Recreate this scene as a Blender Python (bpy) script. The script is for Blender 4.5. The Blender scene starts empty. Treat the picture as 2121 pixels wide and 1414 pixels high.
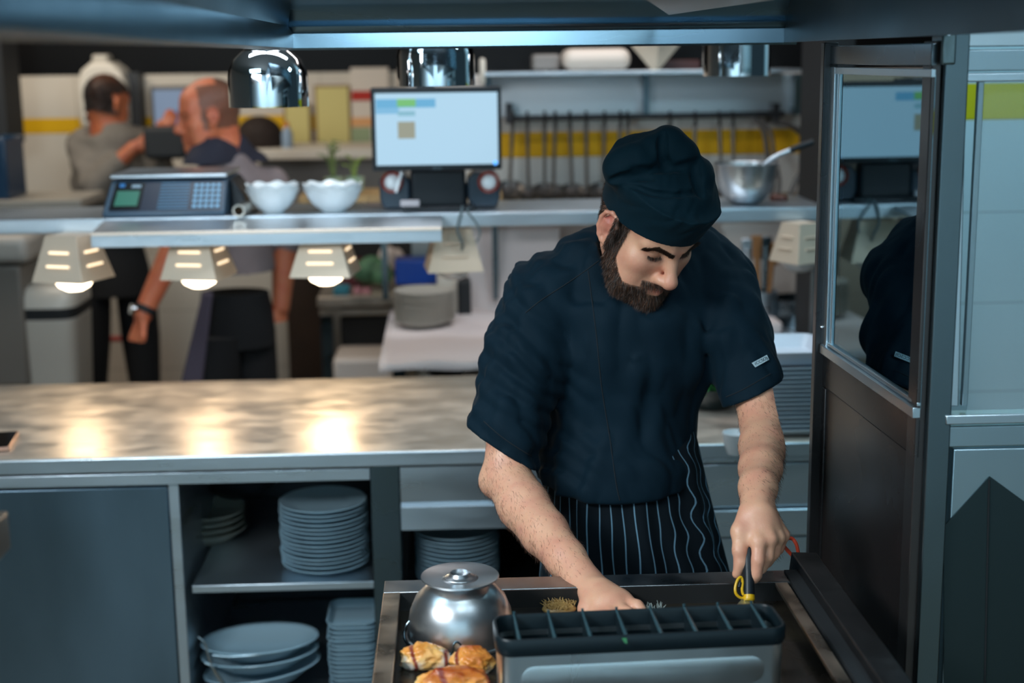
import bpy, bmesh, math, random
import numpy as np
from mathutils import Vector, Matrix, Quaternion, noise
from mathutils.bvhtree import BVHTree

S = bpy.context.scene
COL = S.collection
random.seed(7)
RNG = np.random.default_rng(7)

# ------------------------------------------------------------------ camera
FPX = 2946.0
CAM = Vector((0, 0, 1.75))
_p, _y, _r = math.atan(.2), .04, .012
_f = Vector((math.sin(_y)*math.cos(_p), math.cos(_y)*math.cos(_p), -math.sin(_p)))
_rt = Vector((math.cos(_y), -math.sin(_y), 0))
_up = _rt.cross(_f)
_r2 = _rt*math.cos(_r) - _up*math.sin(_r)
_u2 = _up*math.cos(_r) + _rt*math.sin(_r)
cam_data = bpy.data.cameras.new('camera')
cam = bpy.data.objects.new('camera', cam_data)
COL.objects.link(cam)
cam.matrix_world = Matrix(((_r2.x, _u2.x, -_f.x, CAM.x), (_r2.y, _u2.y, -_f.y, CAM.y), (_r2.z, _u2.z, -_f.z, CAM.z), (0, 0, 0, 1)))
cam_data.sensor_width = 36.0
cam_data.lens = FPX/2121*36
cam_data.clip_start = .05
cam_data.dof.use_dof = True
cam_data.dof.focus_distance = 2.36
cam_data.dof.aperture_fstop = 2.6
S.camera = cam

def ray(px, py): return _f + _r2*((px-1060.5)/FPX) - _u2*((py-707)/FPX)
def P(px, py, Y):
    d = ray(px, py); return CAM + d*(Y/d.y)
def PZ(px, py, z):
    d = ray(px, py); return CAM + d*((z-CAM.z)/d.z)
def PX(px, py, X):
    d = ray(px, py); return CAM + d*(X/d.x)
def proj(w):
    d = Vector(w)-CAM; z = d.dot(_f)
    return (1060.5+FPX*d.dot(_r2)/z, 707-FPX*d.dot(_u2)/z)

# ------------------------------------------------------------------ world, light, exposure
S.view_settings.view_transform = 'Standard'
S.view_settings.look = 'None'
S.view_settings.gamma = 1
S.view_settings.exposure = 0.08
S.view_settings.use_curve_mapping = False
w = bpy.data.worlds.new('world'); S.world = w; w.use_nodes = True
w.node_tree.nodes['Background'].inputs[0].default_value = (.12, .24, .32, 1)
w.node_tree.nodes['Background'].inputs[1].default_value = .12

def area(name, loc, size, power, col, aim=None, size_y=None, spread=None):
    l = bpy.data.lights.new(name, 'AREA'); l.energy = power; l.color = col
    l.shape = 'RECTANGLE'; l.size = size; l.size_y = size_y or size
    if spread: l.spread = spread
    o = bpy.data.objects.new(name, l); COL.objects.link(o); o.location = loc
    d = (Vector(aim) - Vector(loc)) if aim else Vector((0, 0, -1))
    o.rotation_euler = d.to_track_quat('-Z', 'Y').to_euler()
    return o
# ceiling lamps of the kitchen (fluorescent panels), cool at the line, warmer at the back; the last three are added fills
area('ceiling_lamp_cook', (-1.35, .9, 2.2), 1.1, 42, (.86, .95, 1), aim=(.2, 2.45, 1.2), size_y=.35)
area('hood_lamp', (-.02, 1.75, 2.08), .5, 2.2, (.72, .92, 1), aim=(.30, 2.5, 1.35), size_y=.18)
area('ceiling_lamp_grill', (.35, .9, 2.5), .9, 9, (.66, .87, 1), aim=(.3, 1.7, .9), size_y=.25)
area('ceiling_lamp_pass', (-.3, 3.3, 2.85), 1.6, 20, (.84, .92, 1), aim=(-.3, 3.9, .8), size_y=.3)
area('ceiling_lamp_wall', (.7, 4.5, 2.85), 1.4, 16, (1, .90, .86), aim=(.7, 5.3, 1.2), size_y=.3)
area('ceiling_lamp_office', (-2.0, 5.6, 2.85), 1.6, 31, (1, .88, .74), aim=(-1.9, 7.0, 1.2), size_y=.4)
area('ceiling_lamp_side', (1.45, 2.7, 2.6), .5, 14, (.50, .84, 1), aim=(1.5, 3.7, 1.1), size_y=.3)
area('fill_wall_entry', (-1.3, -.4, 2.6), 1.2, 62, (.60, .84, 1), aim=(-.9, -1.6, 1.2), size_y=.5)  # added fill that brightens the wall behind the camera for steel reflections
area('fill_wall_right', (1.0, -.4, 2.6), 1.0, 50, (.60, .84, 1), aim=(1.0, -1.6, 1.2), size_y=.4)  # second added fill on the wall behind the camera
area('fill_cabinets', (-1.1, 1.9, 2.4), .8, 8, (.50, .80, 1), aim=(-.8, 3.2, .5), size_y=.3)  # added fill aimed at the cabinet fronts, no fixture of the room
# ------------------------------------------------------------------ helpers
ORG = {}
def tag(o, label=None, cat=None, group=None, kind=None):
    if label: o['label'] = label
    if cat: o['category'] = cat
    if group: o['group'] = group
    if kind: o['kind'] = kind
    return o
def thing(name, label, cat, loc=(0, 0, 0), group=None):
    o = bpy.data.objects.new(name, None); COL.objects.link(o); o.location = loc
    o.empty_display_size = .05
    ORG[o.name] = Vector(loc)
    return tag(o, label, cat, group)
def link(name, me, parent=None, world_origin=None):
    """me holds world coordinates; shift it to the object's origin"""
    o = bpy.data.objects.new(name, me); COL.objects.link(o)
    if world_origin is None:
        if parent is not None: world_origin = ORG[parent.name]
        else:
            n = len(me.vertices)
            co = np.empty(n*3); me.vertices.foreach_get('co', co); co = co.reshape(-1, 3)
            a, b = co.min(0), co.max(0); world_origin = Vector(((a[0]+b[0])/2, (a[1]+b[1])/2, a[2]))
    me.transform(Matrix.Translation(-Vector(world_origin)))
    ORG[o.name] = Vector(world_origin)
    if parent is not None:
        o.parent = parent; o.location = Vector(world_origin)-ORG[parent.name]
    else: o.location = world_origin
    return o
def kids(o): return [c for c in bpy.data.objects if c.parent == o]
def copy_tree(o, offset=(0, 0, 0), rotz=0.0, label=None, _par=None):
    c = o.copy(); COL.objects.link(c)
    ch = kids(o)
    if _par is not None: c.parent = _par
    else:
        c.location = Vector(o.location)+Vector(offset); c.rotation_euler.z = o.rotation_euler.z+rotz
        ORG[c.name] = Vector(c.location)
        if label: c['label'] = label
    for k in ch: copy_tree(k, _par=c)
    return c

class MB:
    def __init__(s): s.bm = bmesh.new(); s.uv = None
    def box(s, a, b, rotz=0.0):
        a, b = Vector(a), Vector(b); c = (a+b)/2
        v = []
        for x in (a.x, b.x):
            for y in (a.y, b.y):
                for z in (a.z, b.z):
                    q = Vector((x, y, z))-c
                    if rotz: q = Matrix.Rotation(rotz, 3, 'Z') @ q
                    v.append(s.bm.verts.new(q+c))
        for f in ((0, 1, 3, 2), (4, 6, 7, 5), (0, 4, 5, 1), (2, 3, 7, 6), (0, 2, 6, 4), (1, 5, 7, 3)): s.bm.faces.new([v[i] for i in f])
        return s
    def pbox(s, x0, y0, x1, y1, Y, d):
        """box whose front face at depth Y spans the given directions from the camera"""
        xm, ym = (x0+x1)/2, (y0+y1)/2
        return s.box((P(x0, ym, Y).x, Y, P(xm, y1, Y).z), (P(x1, ym, Y).x, Y+d, P(xm, y0, Y).z))
    def prism(s, pts, ext):
        """closed polygon pts (3-D) extruded by vector ext"""
        ext = Vector(ext); a = [s.bm.verts.new(Vector(p)) for p in pts]; b = [s.bm.verts.new(Vector(p)+ext) for p in pts]
        n = len(a)
        s.bm.faces.new(a); s.bm.faces.new(b[::-1])
        for i in range(n): s.bm.faces.new((a[i], b[i], b[(i+1) % n], a[(i+1) % n]))
        return s
    def loft(s, rings, cap=True, closed=True, uvs=None):
        R_ = [[s.bm.verts.new(Vector(p)) for p in r] for r in rings]
        n = len(R_[0]); m = n if closed else n-1
        if uvs is not None and s.uv is None: s.uv = s.bm.loops.layers.uv.new('UVMap')
        for j in range(len(R_)-1):
            for i in range(m):
                k = (i+1) % n
                f = s.bm.faces.new((R_[j][i], R_[j][k], R_[j+1][k], R_[j+1][i]))
                if uvs is not None:
                    for lp, (jj, ii) in zip(f.loops, ((j, i), (j, i+1), (j+1, i+1), (j+1, i))): lp[s.uv].uv = uvs[jj][ii]
        if cap and closed:
            s.bm.faces.new(R_[0][::-1]); s.bm.faces.new(R_[-1])
        return s
    def cyl(s, a, b, r0, r1=None, n=24):
        a, b = Vector(a), Vector(b); r1 = r0 if r1 is None else r1
        q = (b-a).to_track_quat('Z', 'Y')
        ring = lambda c, r: [c+q @ Vector((math.cos(t)*r, math.sin(t)*r, 0)) for t in [2*math.pi*i/n for i in range(n)]]
        return s.loft([ring(a, r0), ring(b, r1)])
    def lathe(s, prof, c=(0, 0, 0), q=None, n=40, sx=1, sy=1, closed=False, wob=None):
        c = Vector(c); q = q or Quaternion()
        rings = []
        for j, (r, z) in enumerate(prof):
            ring = []
            for i in range(n):
                t = 2*math.pi*i/n; rr = r
                dz = 0
                if wob: rr, dz = wob(r, z, t)
                ring.append(c+q @ Vector((math.cos(t)*rr*sx, math.sin(t)*rr*sy, z+dz)))
            rings.append(ring)
        if closed: rings.append(rings[0])
        return s.loft(rings, cap=not closed)
    def tube(s, pts, r, n=8, cap=True):
        pts = [Vector(p) for p in pts]; rings = []
        rs = r if isinstance(r, (list, tuple)) else [r]*len(pts)
        nrm = None
        for i, p in enumerate(pts):
            t = (pts[min(i+1, len(pts)-1)]-pts[max(i-1, 0)]).normalized()
            if nrm is None: nrm = t.orthogonal().normalized()
            nrm = (nrm-t*nrm.dot(t)).normalized(); b = t.cross(nrm)
            rings.append([p+(nrm*math.cos(a)+b*math.sin(a))*rs[i] for a in [2*math.pi*k/n for k in range(n)]])
        return s.loft(rings, cap=cap)
    def sphere(s, c, r, n=24, m=14, rot=None):
        r = (r, r, r) if not hasattr(r, '__len__') else r
        M = Matrix.Translation(Vector(c)) @ (rot.to_4x4() if rot else Matrix.Identity(4)) @ Matrix.Diagonal((*r, 1))
        bmesh.ops.create_uvsphere(s.bm, u_segments=n, v_segments=m, radius=1, matrix=M); return s
    def quad(s, *p):
        s.bm.faces.new([s.bm.verts.new(Vector(q)) for q in p]); return s
    def build(s, name, mat, parent=None, bevel=0, seg=2, sub=0, angle=40, solid=0, origin=None, kind=None):
        bmesh.ops.recalc_face_normals(s.bm, faces=s.bm.faces)
        me = bpy.data.meshes.new(name); s.bm.to_mesh(me); s.bm.free()
        me.materials.append(mat)
        o = link(name, me, parent, origin)
        me.shade_smooth(); me.set_sharp_from_angle(angle=math.radians(angle))
        if solid:
            m = o.modifiers.new('solid', 'SOLIDIFY'); m.thickness = solid; m.offset = 0
        if bevel:
            m = o.modifiers.new('bevel', 'BEVEL'); m.width = bevel; m.segments = seg; m.limit_method = 'ANGLE'; m.angle_limit = math.radians(40)
        if sub:
            m = o.modifiers.new('sub', 'SUBSURF'); m.levels = sub; m.render_levels = sub
        if kind: o['kind'] = kind
        return o

def catmull(pts, n=8):
    pts = [Vector(p) for p in pts]; q = [pts[0]]+pts+[pts[-1]]; out = []
    for i in range(1, len(q)-2):
        for k in range(n):
            t = k/n; a, b, c, d = q[i-1], q[i], q[i+1], q[i+2]
            out.append(.5*((2*b)+(-a+c)*t+(2*a-5*b+4*c-d)*t*t+(-a+3*b-3*c+d)*t*t*t))
    out.append(pts[-1]); return out

def writing(text, name, loc, size, mat, parent, rot=None, align='CENTER', depth=.0003):
    cu = bpy.data.curves.new('t', 'FONT'); cu.body = text; cu.size = size; cu.extrude = depth; cu.align_x = align; cu.align_y = 'CENTER'
    o = bpy.data.objects.new('t', cu); COL.objects.link(o)
    bpy.context.view_layer.update()
    me = bpy.data.meshes.new_from_object(o.evaluated_get(bpy.context.evaluated_depsgraph_get()))
    bpy.data.objects.remove(o)
    rot = rot or Matrix.Rotation(math.pi/2, 4, 'X')
    me.transform(Matrix.Translation(Vector(loc)) @ rot)
    me.materials.clear(); me.materials.append(mat)
    return link(name, me, parent)

# ------------------------------------------------------------------ materials
MATS = {}
def rgb(h):
    h = h.lstrip('#'); c = [int(h[i:i+2], 16)/255 for i in (0, 2, 4)]
    return tuple(x/12.92 if x <= .04045 else ((x+.055)/1.055)**2.4 for x in c)
def mat(name, col, rough=.5, metal=0.0, var=0.0, scale=8.0, stretch=(1, 1, 1), bump=0.0, bscale=60.0, bstretch=None, rvar=0.0, col2=None,
        emit=None, estr=0.0, sss=0.0, coat=0.0, spec=None, sheen=0.0, alpha=1.0, trans=0.0, ior=None):
    if name in MATS: return MATS[name]
    if isinstance(col, str): col = rgb(col)
    if isinstance(col2, str): col2 = rgb(col2)
    m = bpy.data.materials.new(name); m.use_nodes = True; nt = m.node_tree; b = nt.nodes['Principled BSDF']
    b.inputs['Base Color'].default_value = (*col, 1); b.inputs['Roughness'].default_value = rough; b.inputs['Metallic'].default_value = metal
    if spec is not None: b.inputs['Specular IOR Level'].default_value = spec
    if emit: b.inputs['Emission Color'].default_value = (*(rgb(emit) if isinstance(emit, str) else emit), 1); b.inputs['Emission Strength'].default_value = estr
    if sss: b.inputs['Subsurface Weight'].default_value = sss; b.inputs['Subsurface Radius'].default_value = (1, .35, .2); b.inputs['Subsurface Scale'].default_value = .006
    if coat: b.inputs['Coat Weight'].default_value = coat; b.inputs['Coat Roughness'].default_value = .1
    if sheen: b.inputs['Sheen Weight'].default_value = sheen; b.inputs['Sheen Roughness'].default_value = .4
    if trans: b.inputs['Transmission Weight'].default_value = trans
    if ior: b.inputs['IOR'].default_value = ior
    if alpha < 1: b.inputs['Alpha'].default_value = alpha
    def nz(sc, st, det=4.0):
        tc = nt.nodes.new('ShaderNodeTexCoord'); mp = nt.nodes.new('ShaderNodeMapping'); n = nt.nodes.new('ShaderNodeTexNoise')
        mp.inputs['Scale'].default_value = st; n.inputs['Scale'].default_value = sc; n.inputs['Detail'].default_value = det
        nt.links.new(tc.outputs['Object'], mp.inputs[0]); nt.links.new(mp.outputs[0], n.inputs['Vector']); return n
    if var or col2 or rvar:
        n = nz(scale, stretch)
        if var or col2:
            r = nt.nodes.new('ShaderNodeValToRGB'); r.color_ramp.elements[0].position = .32; r.color_ramp.elements[1].position = .68
            c2 = col2 if col2 else tuple(x*(1-var) for x in col)
            r.color_ramp.elements[0].color = (*c2, 1); r.color_ramp.elements[1].color = (*(tuple(min(1, x*(1+var*.6)) for x in col)), 1)
            nt.links.new(n.outputs['Fac'], r.inputs[0]); nt.links.new(r.outputs[0], b.inputs['Base Color'])
        if rvar:
            mr = nt.nodes.new('ShaderNodeMapRange'); mr.inputs[1].default_value = .3; mr.inputs[2].default_value = .7
            mr.inputs[3].default_value = max(.02, rough-rvar); mr.inputs[4].default_value = min(1, rough+rvar)
            nt.links.new(n.outputs['Fac'], mr.inputs[0]); nt.links.new(mr.outputs[0], b.inputs['Roughness'])
    if bump:
        n = nz(bscale, bstretch or (1, 1, 1), 3.0); bp = nt.nodes.new('ShaderNodeBump'); bp.inputs['Strength'].default_value = 1; bp.inputs['Distance'].default_value = bump
        nt.links.new(n.outputs['Fac'], bp.inputs['Height']); nt.links.new(bp.outputs[0], b.inputs['Normal'])
    MATS[name] = m; return m

STEEL = mat('steel_brushed', (.58, .65, .71), .33, .96, rvar=.08, scale=3, stretch=(1, 1, 6), bump=.00015, bscale=40, bstretch=(.3, .3, 30))
STEEL_V = mat('steel_brushed_vertical', (.50, .55, .60), .30, 1, rvar=.08, scale=3, stretch=(5, 5, 1), bump=.0001, bscale=40, bstretch=(25, 25, .3))
STEEL_D = mat('steel_dark', (.12, .165, .19), .28, 1, rvar=.10, scale=4)
STEEL_W = mat('steel_worn', (.56, .50, .43), .38, .65, rvar=.10, scale=10, stretch=(1, 1.8, 1), bump=.0003, bscale=14, bstretch=(1, 2, 1), var=.22)  # besides the wear, warm reflections of lamps and walls are in the cream base
CHROME = mat('chrome', (.80, .82, .84), .045, 1)
BOWLST = mat('bowl_steel', (.60, .62, .64), .32, 1, rvar=.05, scale=20)
BLACKP = mat('black_plastic', (.010, .014, .018), .38, 0, spec=.3, bump=.0001, bscale=300)
BLACKM = mat('black_matte', (.010, .012, .014), .7)
NAVYP = mat('navy_plastic', (.035, .07, .11), .4)
WHITE_C = mat('white_ceramic', (.74, .78, .80), .16, 0, coat=.3)
BLUE_C = mat('blue_grey_ceramic', (.32, .46, .54), .2, 0, coat=.3)
WTILE = None
# ------------------------------------------------------------------ setting
def tile_mat(name, ztop, zy0, zy1, tw, th, white, yellow, dark, z0=0.0, rough=.25):
    m = bpy.data.materials.new(name); m.use_nodes = True; nt = m.node_tree; b = nt.nodes['Principled BSDF']; N = nt.nodes.new; L = nt.links.new
    g = N('ShaderNodeNewGeometry'); sp = N('ShaderNodeSeparateXYZ'); L(g.outputs['Position'], sp.inputs[0])
    def step(edge, a, c, inp=None):
        x = N('ShaderNodeMath'); x.operation = 'GREATER_THAN'; L(sp.outputs['Z'], x.inputs[0]); x.inputs[1].default_value = edge
        mx = N('ShaderNodeMix'); mx.data_type = 'RGBA'; L(x.outputs[0], mx.inputs[0])
        for sock, v in ((mx.inputs[6], a), (mx.inputs[7], c)):
            if isinstance(v, tuple): sock.default_value = (*v, 1)
            else: L(v, sock)
        return mx.outputs[2]
    def frac(axis, size, off):
        a = N('ShaderNodeMath'); a.operation = 'ADD'; L(sp.outputs[axis], a.inputs[0]); a.inputs[1].default_value = off+100*size
        d = N('ShaderNodeMath'); d.operation = 'DIVIDE'; L(a.outputs[0], d.inputs[0]); d.inputs[1].default_value = size
        f = N('ShaderNodeMath'); f.operation = 'FRACT'; L(d.outputs[0], f.inputs[0])
        q = N('ShaderNodeMath'); q.operation = 'LESS_THAN'; L(f.outputs[0], q.inputs[0]); q.inputs[1].default_value = .004/size
        return q.outputs[0]
    mx = N('ShaderNodeMath'); mx.operation = 'MAXIMUM'; L(frac('X', tw, .05), mx.inputs[0]); L(frac('Z', th, -zy0), mx.inputs[1])
    c = step(zy0, tuple(rgb(white)), tuple(rgb(yellow))); c = step(zy1, c, tuple(rgb(white)))
    jm = N('ShaderNodeMix'); jm.data_type = 'RGBA'; L(mx.outputs[0], jm.inputs[0]); L(c, jm.inputs[6])
    jc = N('ShaderNodeMix'); jc.data_type = 'RGBA'; jc.blend_type = 'MULTIPLY'; jc.inputs[0].default_value = 1; L(c, jc.inputs[6]); jc.inputs[7].default_value = (.62, .62, .6, 1)
    L(jc.outputs[2], jm.inputs[7]); c = step(ztop, jm.outputs[2], tuple(rgb(dark)))
    L(c, b.inputs['Base Color']); b.inputs['Roughness'].default_value = max(rough, .45); b.inputs['Specular IOR Level'].default_value = .15
    return m
def structure(mb, name, m, **k):
    o = mb.build(name, m, **k); o['kind'] = 'structure'; return o

YB, YN = 7.19, 5.34            # far back wall, nearer wall on the right
zt = P(100, 157, YB).z; za = P(90, 277, YB).z; zb = P(90, 245, YB).z
XN = P(852, 500, YN).x       # left end of the nearer wall
m_back = tile_mat('wall_tile_far', zt, za, zb, .6, .3, '#c9c0b2', '#d8a818', '#030304')
structure(MB().box((-4.58, YB, 0), (1.2, YB+.1, 3.0)), 'wall_back', m_back)
m_near = tile_mat('wall_tile_near', P(1300, 150, YN).z, P(1370, 322, YN).z, P(1370, 270, YN).z, .3, .2, '#c4bdb6', '#d6a01c', '#040405')
structure(MB().box((XN, YN, 0), (4.2, YN+.1, 3.0)).box((XN, YN+.1, 0), (XN+.1, YB, 3.0)), 'wall_right', m_near)
m_side = tile_mat('wall_tile_side', P(2060, 166, 3.7).z, P(2060, 248, 3.7).z, P(2060, 172, 3.7).z, .40, .2435, '#a9c2ca', '#b0ab1c', '#a9c2ca', rough=.3)
structure(MB().box((P(1985, 400, 3.7).x, 3.7, 0), (4.2, 3.8, 3.0)), 'wall_side', m_side)
structure(MB().box((-4.69, -1, 0), (-4.58, YB, 3.0)), 'wall_left', mat('paint_grey', '#8b8680', .8))
structure(MB().box((-4.69, -1.5, -.05), (4.3, YB+.1, 0)), 'floor', mat('floor_tiles', '#6f6553', .35, var=.15, scale=2))
structure(MB().box((-4.69, 0.0, 3.0), (4.3, YB+.1, 3.05)), 'ceiling', mat('ceiling_grey', '#7c858a', .8))

structure(MB().box((-4.6, -1.75, 0), (4.3, -1.65, 3.0)), 'wall_front', tile_mat('wall_tile_front', 2.3, 1.42, 1.52, .3, .2, '#cfdde2', '#d9b11c', '#8a979c'))  # unseen wall behind the camera, added pale for the steel to reflect
# ------------------------------------------------------------------ far background, left
BEIGE = mat('plastic_beige', '#c2bbae', .45); CREAM = mat('plastic_cream', '#d8d0c2', .4)
GREYM = mat('paint_mid_grey', '#7a7570', .6); SHELFW = mat('laminate_pale', '#cfc6b8', .5)
def lone(mb, name, m, label, cat, group=None, **k):
    return tag(mb.build(name, m, **k), label, cat, group)

# paper dispenser on the wall
t = thing('paper_dispenser', 'cream paper towel dispenser with rounded top on the far left wall', 'dispenser', P(212, 262, YB-.22))
a0, a1 = P(163, 200, YB-.2), P(262, 200, YB-.2); zz0, zz1 = P(212, 262, YB-.2).z, P(212, 128, YB-.2).z
mb = MB(); w_ = (a1.x-a0.x)
pr = [(a0.x, zz0), (a1.x, zz0), (a1.x, zz1-.10), (a1.x-.02, zz1-.04), (a1.x-.07, zz1), (a0.x+.07, zz1), (a0.x+.02, zz1-.04), (a0.x, zz1-.10)]
mb.prism([(x, YB-.22, z) for x, z in pr], (0, .22, 0)).build('housing', CREAM, t, bevel=.02, seg=3)
MB().pbox(190, 113, 222, 130, YB-.2, .12).build('top_lug', BEIGE, t, bevel=.01)
MB().pbox(176, 238, 250, 250, YB-.225, .02).build('outlet_slot', BLACKM, t)
# dark cabinet strip beside it
lone(MB().pbox(264, 150, 292, 300, YB-.12, .12), 'electric_cabinet', mat('grey_dark_paint', '#2b2d30', .5), 'narrow dark electric cabinet right of the paper dispenser', 'cabinet', bevel=.004)
# wall screen
t = thing('wall_screen', 'small screen with blue picture behind the bald man', 'screen', P(350, 262, YB-.1))
MB().pbox(312, 178, 400, 266, YB-.1, .06).build('housing', mat('grey_frame', '#4c4e50', .4), t, bevel=.012, seg=3)
scr = bpy.data.materials.new('screen_blue'); scr.use_nodes = True; nt = scr.node_tree; b = nt.nodes['Principled BSDF']
g = nt.nodes.new('ShaderNodeNewGeometry'); vm = nt.nodes.new('ShaderNodeVectorMath'); vm.operation = 'DISTANCE'; nt.links.new(g.outputs['Position'], vm.inputs[0])
vm.inputs[1].default_value = P(385, 285, YB-.104); cr = nt.nodes.new('ShaderNodeValToRGB'); cr.color_ramp.interpolation = 'CONSTANT'
mr = nt.nodes.new('ShaderNodeMapRange'); mr.inputs[2].default_value = .4; nt.links.new(vm.outputs['Value'], mr.inputs[0]); nt.links.new(mr.outputs[0], cr.inputs[0])
cr.color_ramp.elements[0].color = (*rgb('#2778b0'), 1); cr.color_ramp.elements[1].position = .34; cr.color_ramp.elements[1].color = (*rgb('#8fa3c0'), 1)
nt.links.new(cr.outputs[0], b.inputs['Emission Color']); b.inputs['Emission Strength'].default_value = .55; b.inputs['Base Color'].default_value = (.02, .03, .04, 1)
MB().pbox(319, 186, 394, 259, YB-.104, .01).build('display', scr, t)

# notices and shelf
PAP = mat('paper_yellow', '#cfc27e', .8); FR = mat('wood_frame', '#8a6a3c', .5)
for (x0, y0, x1, y1, lab) in ((588, 214, 645, 300, 'yellow framed notice with small margin left of the taller one'), (652, 176, 727, 302, 'tall yellow framed notice left of the red striped poster')):
    t = thing('framed_notice', lab, 'notice', P((x0+x1)/2, y1, YB-.03))
    MB().pbox(x0, y0, x1, y1, YB-.03, .03).build('frame', FR, t, bevel=.003)
    MB().pbox(x0+5, y0+5, x1-5, y1-5, YB-.034, .01).build('sheet', PAP, t)
t = thing('poster', 'white wall poster with red stripe left of the monitor', 'poster', P(765, 300, YB-.03))
MB().pbox(728, 140, 806, 302, YB-.03, .03).build('sheet', mat('paper_white', '#d5cabd', .8), t)
MB().pbox(728, 188, 806, 208, YB-.034, .01).build('red_band', mat('paper_red', '#b02414', .7), t)
MB().pbox(728, 243, 806, 262, YB-.034, .01).build('orange_band', mat('paper_orange', '#d9a06a', .7), t)
MB().pbox(728, 264, 768, 300, YB-.034, .01).build('green_patch', mat('paper_green', '#93a27e', .7), t)
t = thing('wall_counter', 'pale counter with grey front below the yellow notices', 'counter', P(640, 440, 6.65))
MB().pbox(520, 308, 800, 330, 6.59, .5).build('worktop', SHELFW, t, bevel=.006)
MB().pbox(540, 331, 800, 445, 6.70, .38).build('front_panel', GREYM, t)
o = lone(MB().sphere(P(538, 284, 6.76), (.11, .09, .10), rot=None), 'bread_basket', mat('dark_brown', '#241710', .8, bump=.01, bscale=40), 'dark brown rounded bundle on the pale counter behind the bald man', 'basket')
t = thing('spray_bottle', 'small blue grey bottle with orange cap on the pale counter', 'bottle', P(596, 308, 6.70))
pb = P(596, 308, 6.70)
MB().lathe([(.001, 0), (.024, 0), (.026, .01), (.026, .07), (.012, .10), (.001, .10)], pb, n=20).build('bottle_body', mat('bottle_blue', '#8ea3b8', .3), t)
MB().cyl(pb+Vector((0, 0, .098)), pb+Vector((0, 0, .125)), .012, .009, 14).build('cap', mat('orange_plastic', '#d07a3a', .4), t)

# herb plant and small things behind the bowls
LEAF = mat('leaf_green', '#6a7c48', .6, var=.4, scale=30)
def plant(name, label, px, py, Y, h, n, sp, leafm=LEAF, cat='plant', leaf=.035):
    base = P(px, py, Y); t = thing(name, label, cat, base)
    MB().lathe([(.001, 0), (.03, 0), (.036, .05), (.032, .05), (.03, .04), (.001, .04)], base, n=20).build('pot', mat('glass_green', '#8fa48a', .2), t)
    mb = MB()
    for i in range(n):
        a = random.uniform(0, 6.85); r = random.uniform(.2, 1)*sp; tip = base+Vector((math.cos(a)*r, math.sin(a)*r, .05+h*random.uniform(.5, 1)))
        mb.tube([base+Vector((0, 0, .03)), (base+tip)/2+Vector((0, 0, .02)), tip], .0018, 5)
        d = Vector((math.cos(a), math.sin(a), random.uniform(-.2, .6))).normalized(); s = d.cross(Vector((0, 0, 1))).normalized()*leaf*.35
        mb.prism([tip, tip+d*leaf*.5+s, tip+d*leaf, tip+d*leaf*.5-s], (0, 0, .0015))
    mb.build('foliage', leafm, t); return t
plant('herb_pot', 'small pale green sprigs in a glass behind the bowls', 692, 395, 5.34, .14, 14, .035)
plant('herb_glass', 'tiny bright green herb left of the monitor', 735, 395, 5.12, .07, 8, .02, mat('leaf_bright', '#8aa04c', .5))
t = thing('wooden_rack', 'low wooden rack behind the white bowls', 'rack', P(650, 440, 5.07))
MB().pbox(618, 404, 1040, 425, 5.07, .3).build('board', mat('wood_warm', '#a8895c', .6, var=.3, scale=12, stretch=(6, 1, 1)), t, bevel=.003)
for xx in (790, 1020): MB().pbox(xx, 425, xx+12, 620, 5.12, .03).build('leg', STEEL_D, t)

# worktop and boxes at the far left edge
t = thing('side_worktop', 'grey worktop at the far left beyond the overhead shelf', 'worktop', P(60, 560, 6.10))
MB().pbox(-120, 416, 168, 434, 5.65, .4).build('board', mat('worktop_grey', '#8a857c', .4), t, bevel=.004)
MB().pbox(-120, 436, 150, 452, 5.72, .3).build('apron_panel', BLACKM, t)
for xx in (-60, 130): MB().pbox(xx, 450, xx+14, 780, 5.75, .05).build('leg', STEEL_D, t)
lone(MB().pbox(-30, 285, 14, 415, 5.70, .25), 'coffee_machine', mat('dark_blue_paint', '#10304a', .3), 'dark blue appliance at the left edge on the grey worktop', 'appliance', bevel=.01)
lone(MB().pbox(-40, 60, 8, 300, 6.49, .25), 'wall_cupboard', BLACKM, 'black wall cupboard cut off by the left edge', 'cupboard')
t = thing('wash_basin', 'grey box basin under the far left worktop', 'basin', P(20, 600, 5.78))
MB().pbox(-90, 490, 56, 548, 5.30, .3).build('basin_body', mat('basin_grey', '#a39e96', .4), t, bevel=.03, seg=3)
MB().pbox(-90, 552, 50, 800, 5.32, .28).build('cabinet_body', mat('cab_grey', '#6c6760', .5), t, bevel=.01)
# bin
t = thing('swing_bin', 'pale grey bin with rounded lid and black band at left', 'bin', PZ(95, 900, 0.0)*0+Vector((P(92, 700, 5.34).x, 5.56, 0)))
cx = P(90, 700, 5.34).x; g = 5.34
def rring(z, hx, hy, r=.3, n=40):
    out = []
    for i in range(n):
        a = 2*math.pi*i/n; c, s = math.cos(a), math.sin(a); e = .42
        out.append((cx+hx*math.copysign(abs(c)**e, c), g+.17+hy*math.copysign(abs(s)**e, s), z))
    return out
zl = P(90, 664, 5.34).z; zk = P(90, 640, 5.34).z; ztp = P(90, 596, 5.34).z
MB().loft([rring(0.0, .085, .13), rring(zl, .118, .165)]).build('bin_body', mat('bin_grey', '#b5b0a6', .4), t, bevel=.004)
MB().loft([rring(zl, .116, .163), rring(zk, .12, .168)]).build('black_band', BLACKM, t)
MB().loft([rring(zk, .121, .17), rring(zk+(ztp-zk)*.45, .12, .165), rring(ztp-.012, .106, .14), rring(ztp, .075, .10)]).build('lid', mat('bin_lid', '#c4bfb4', .35), t)
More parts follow.
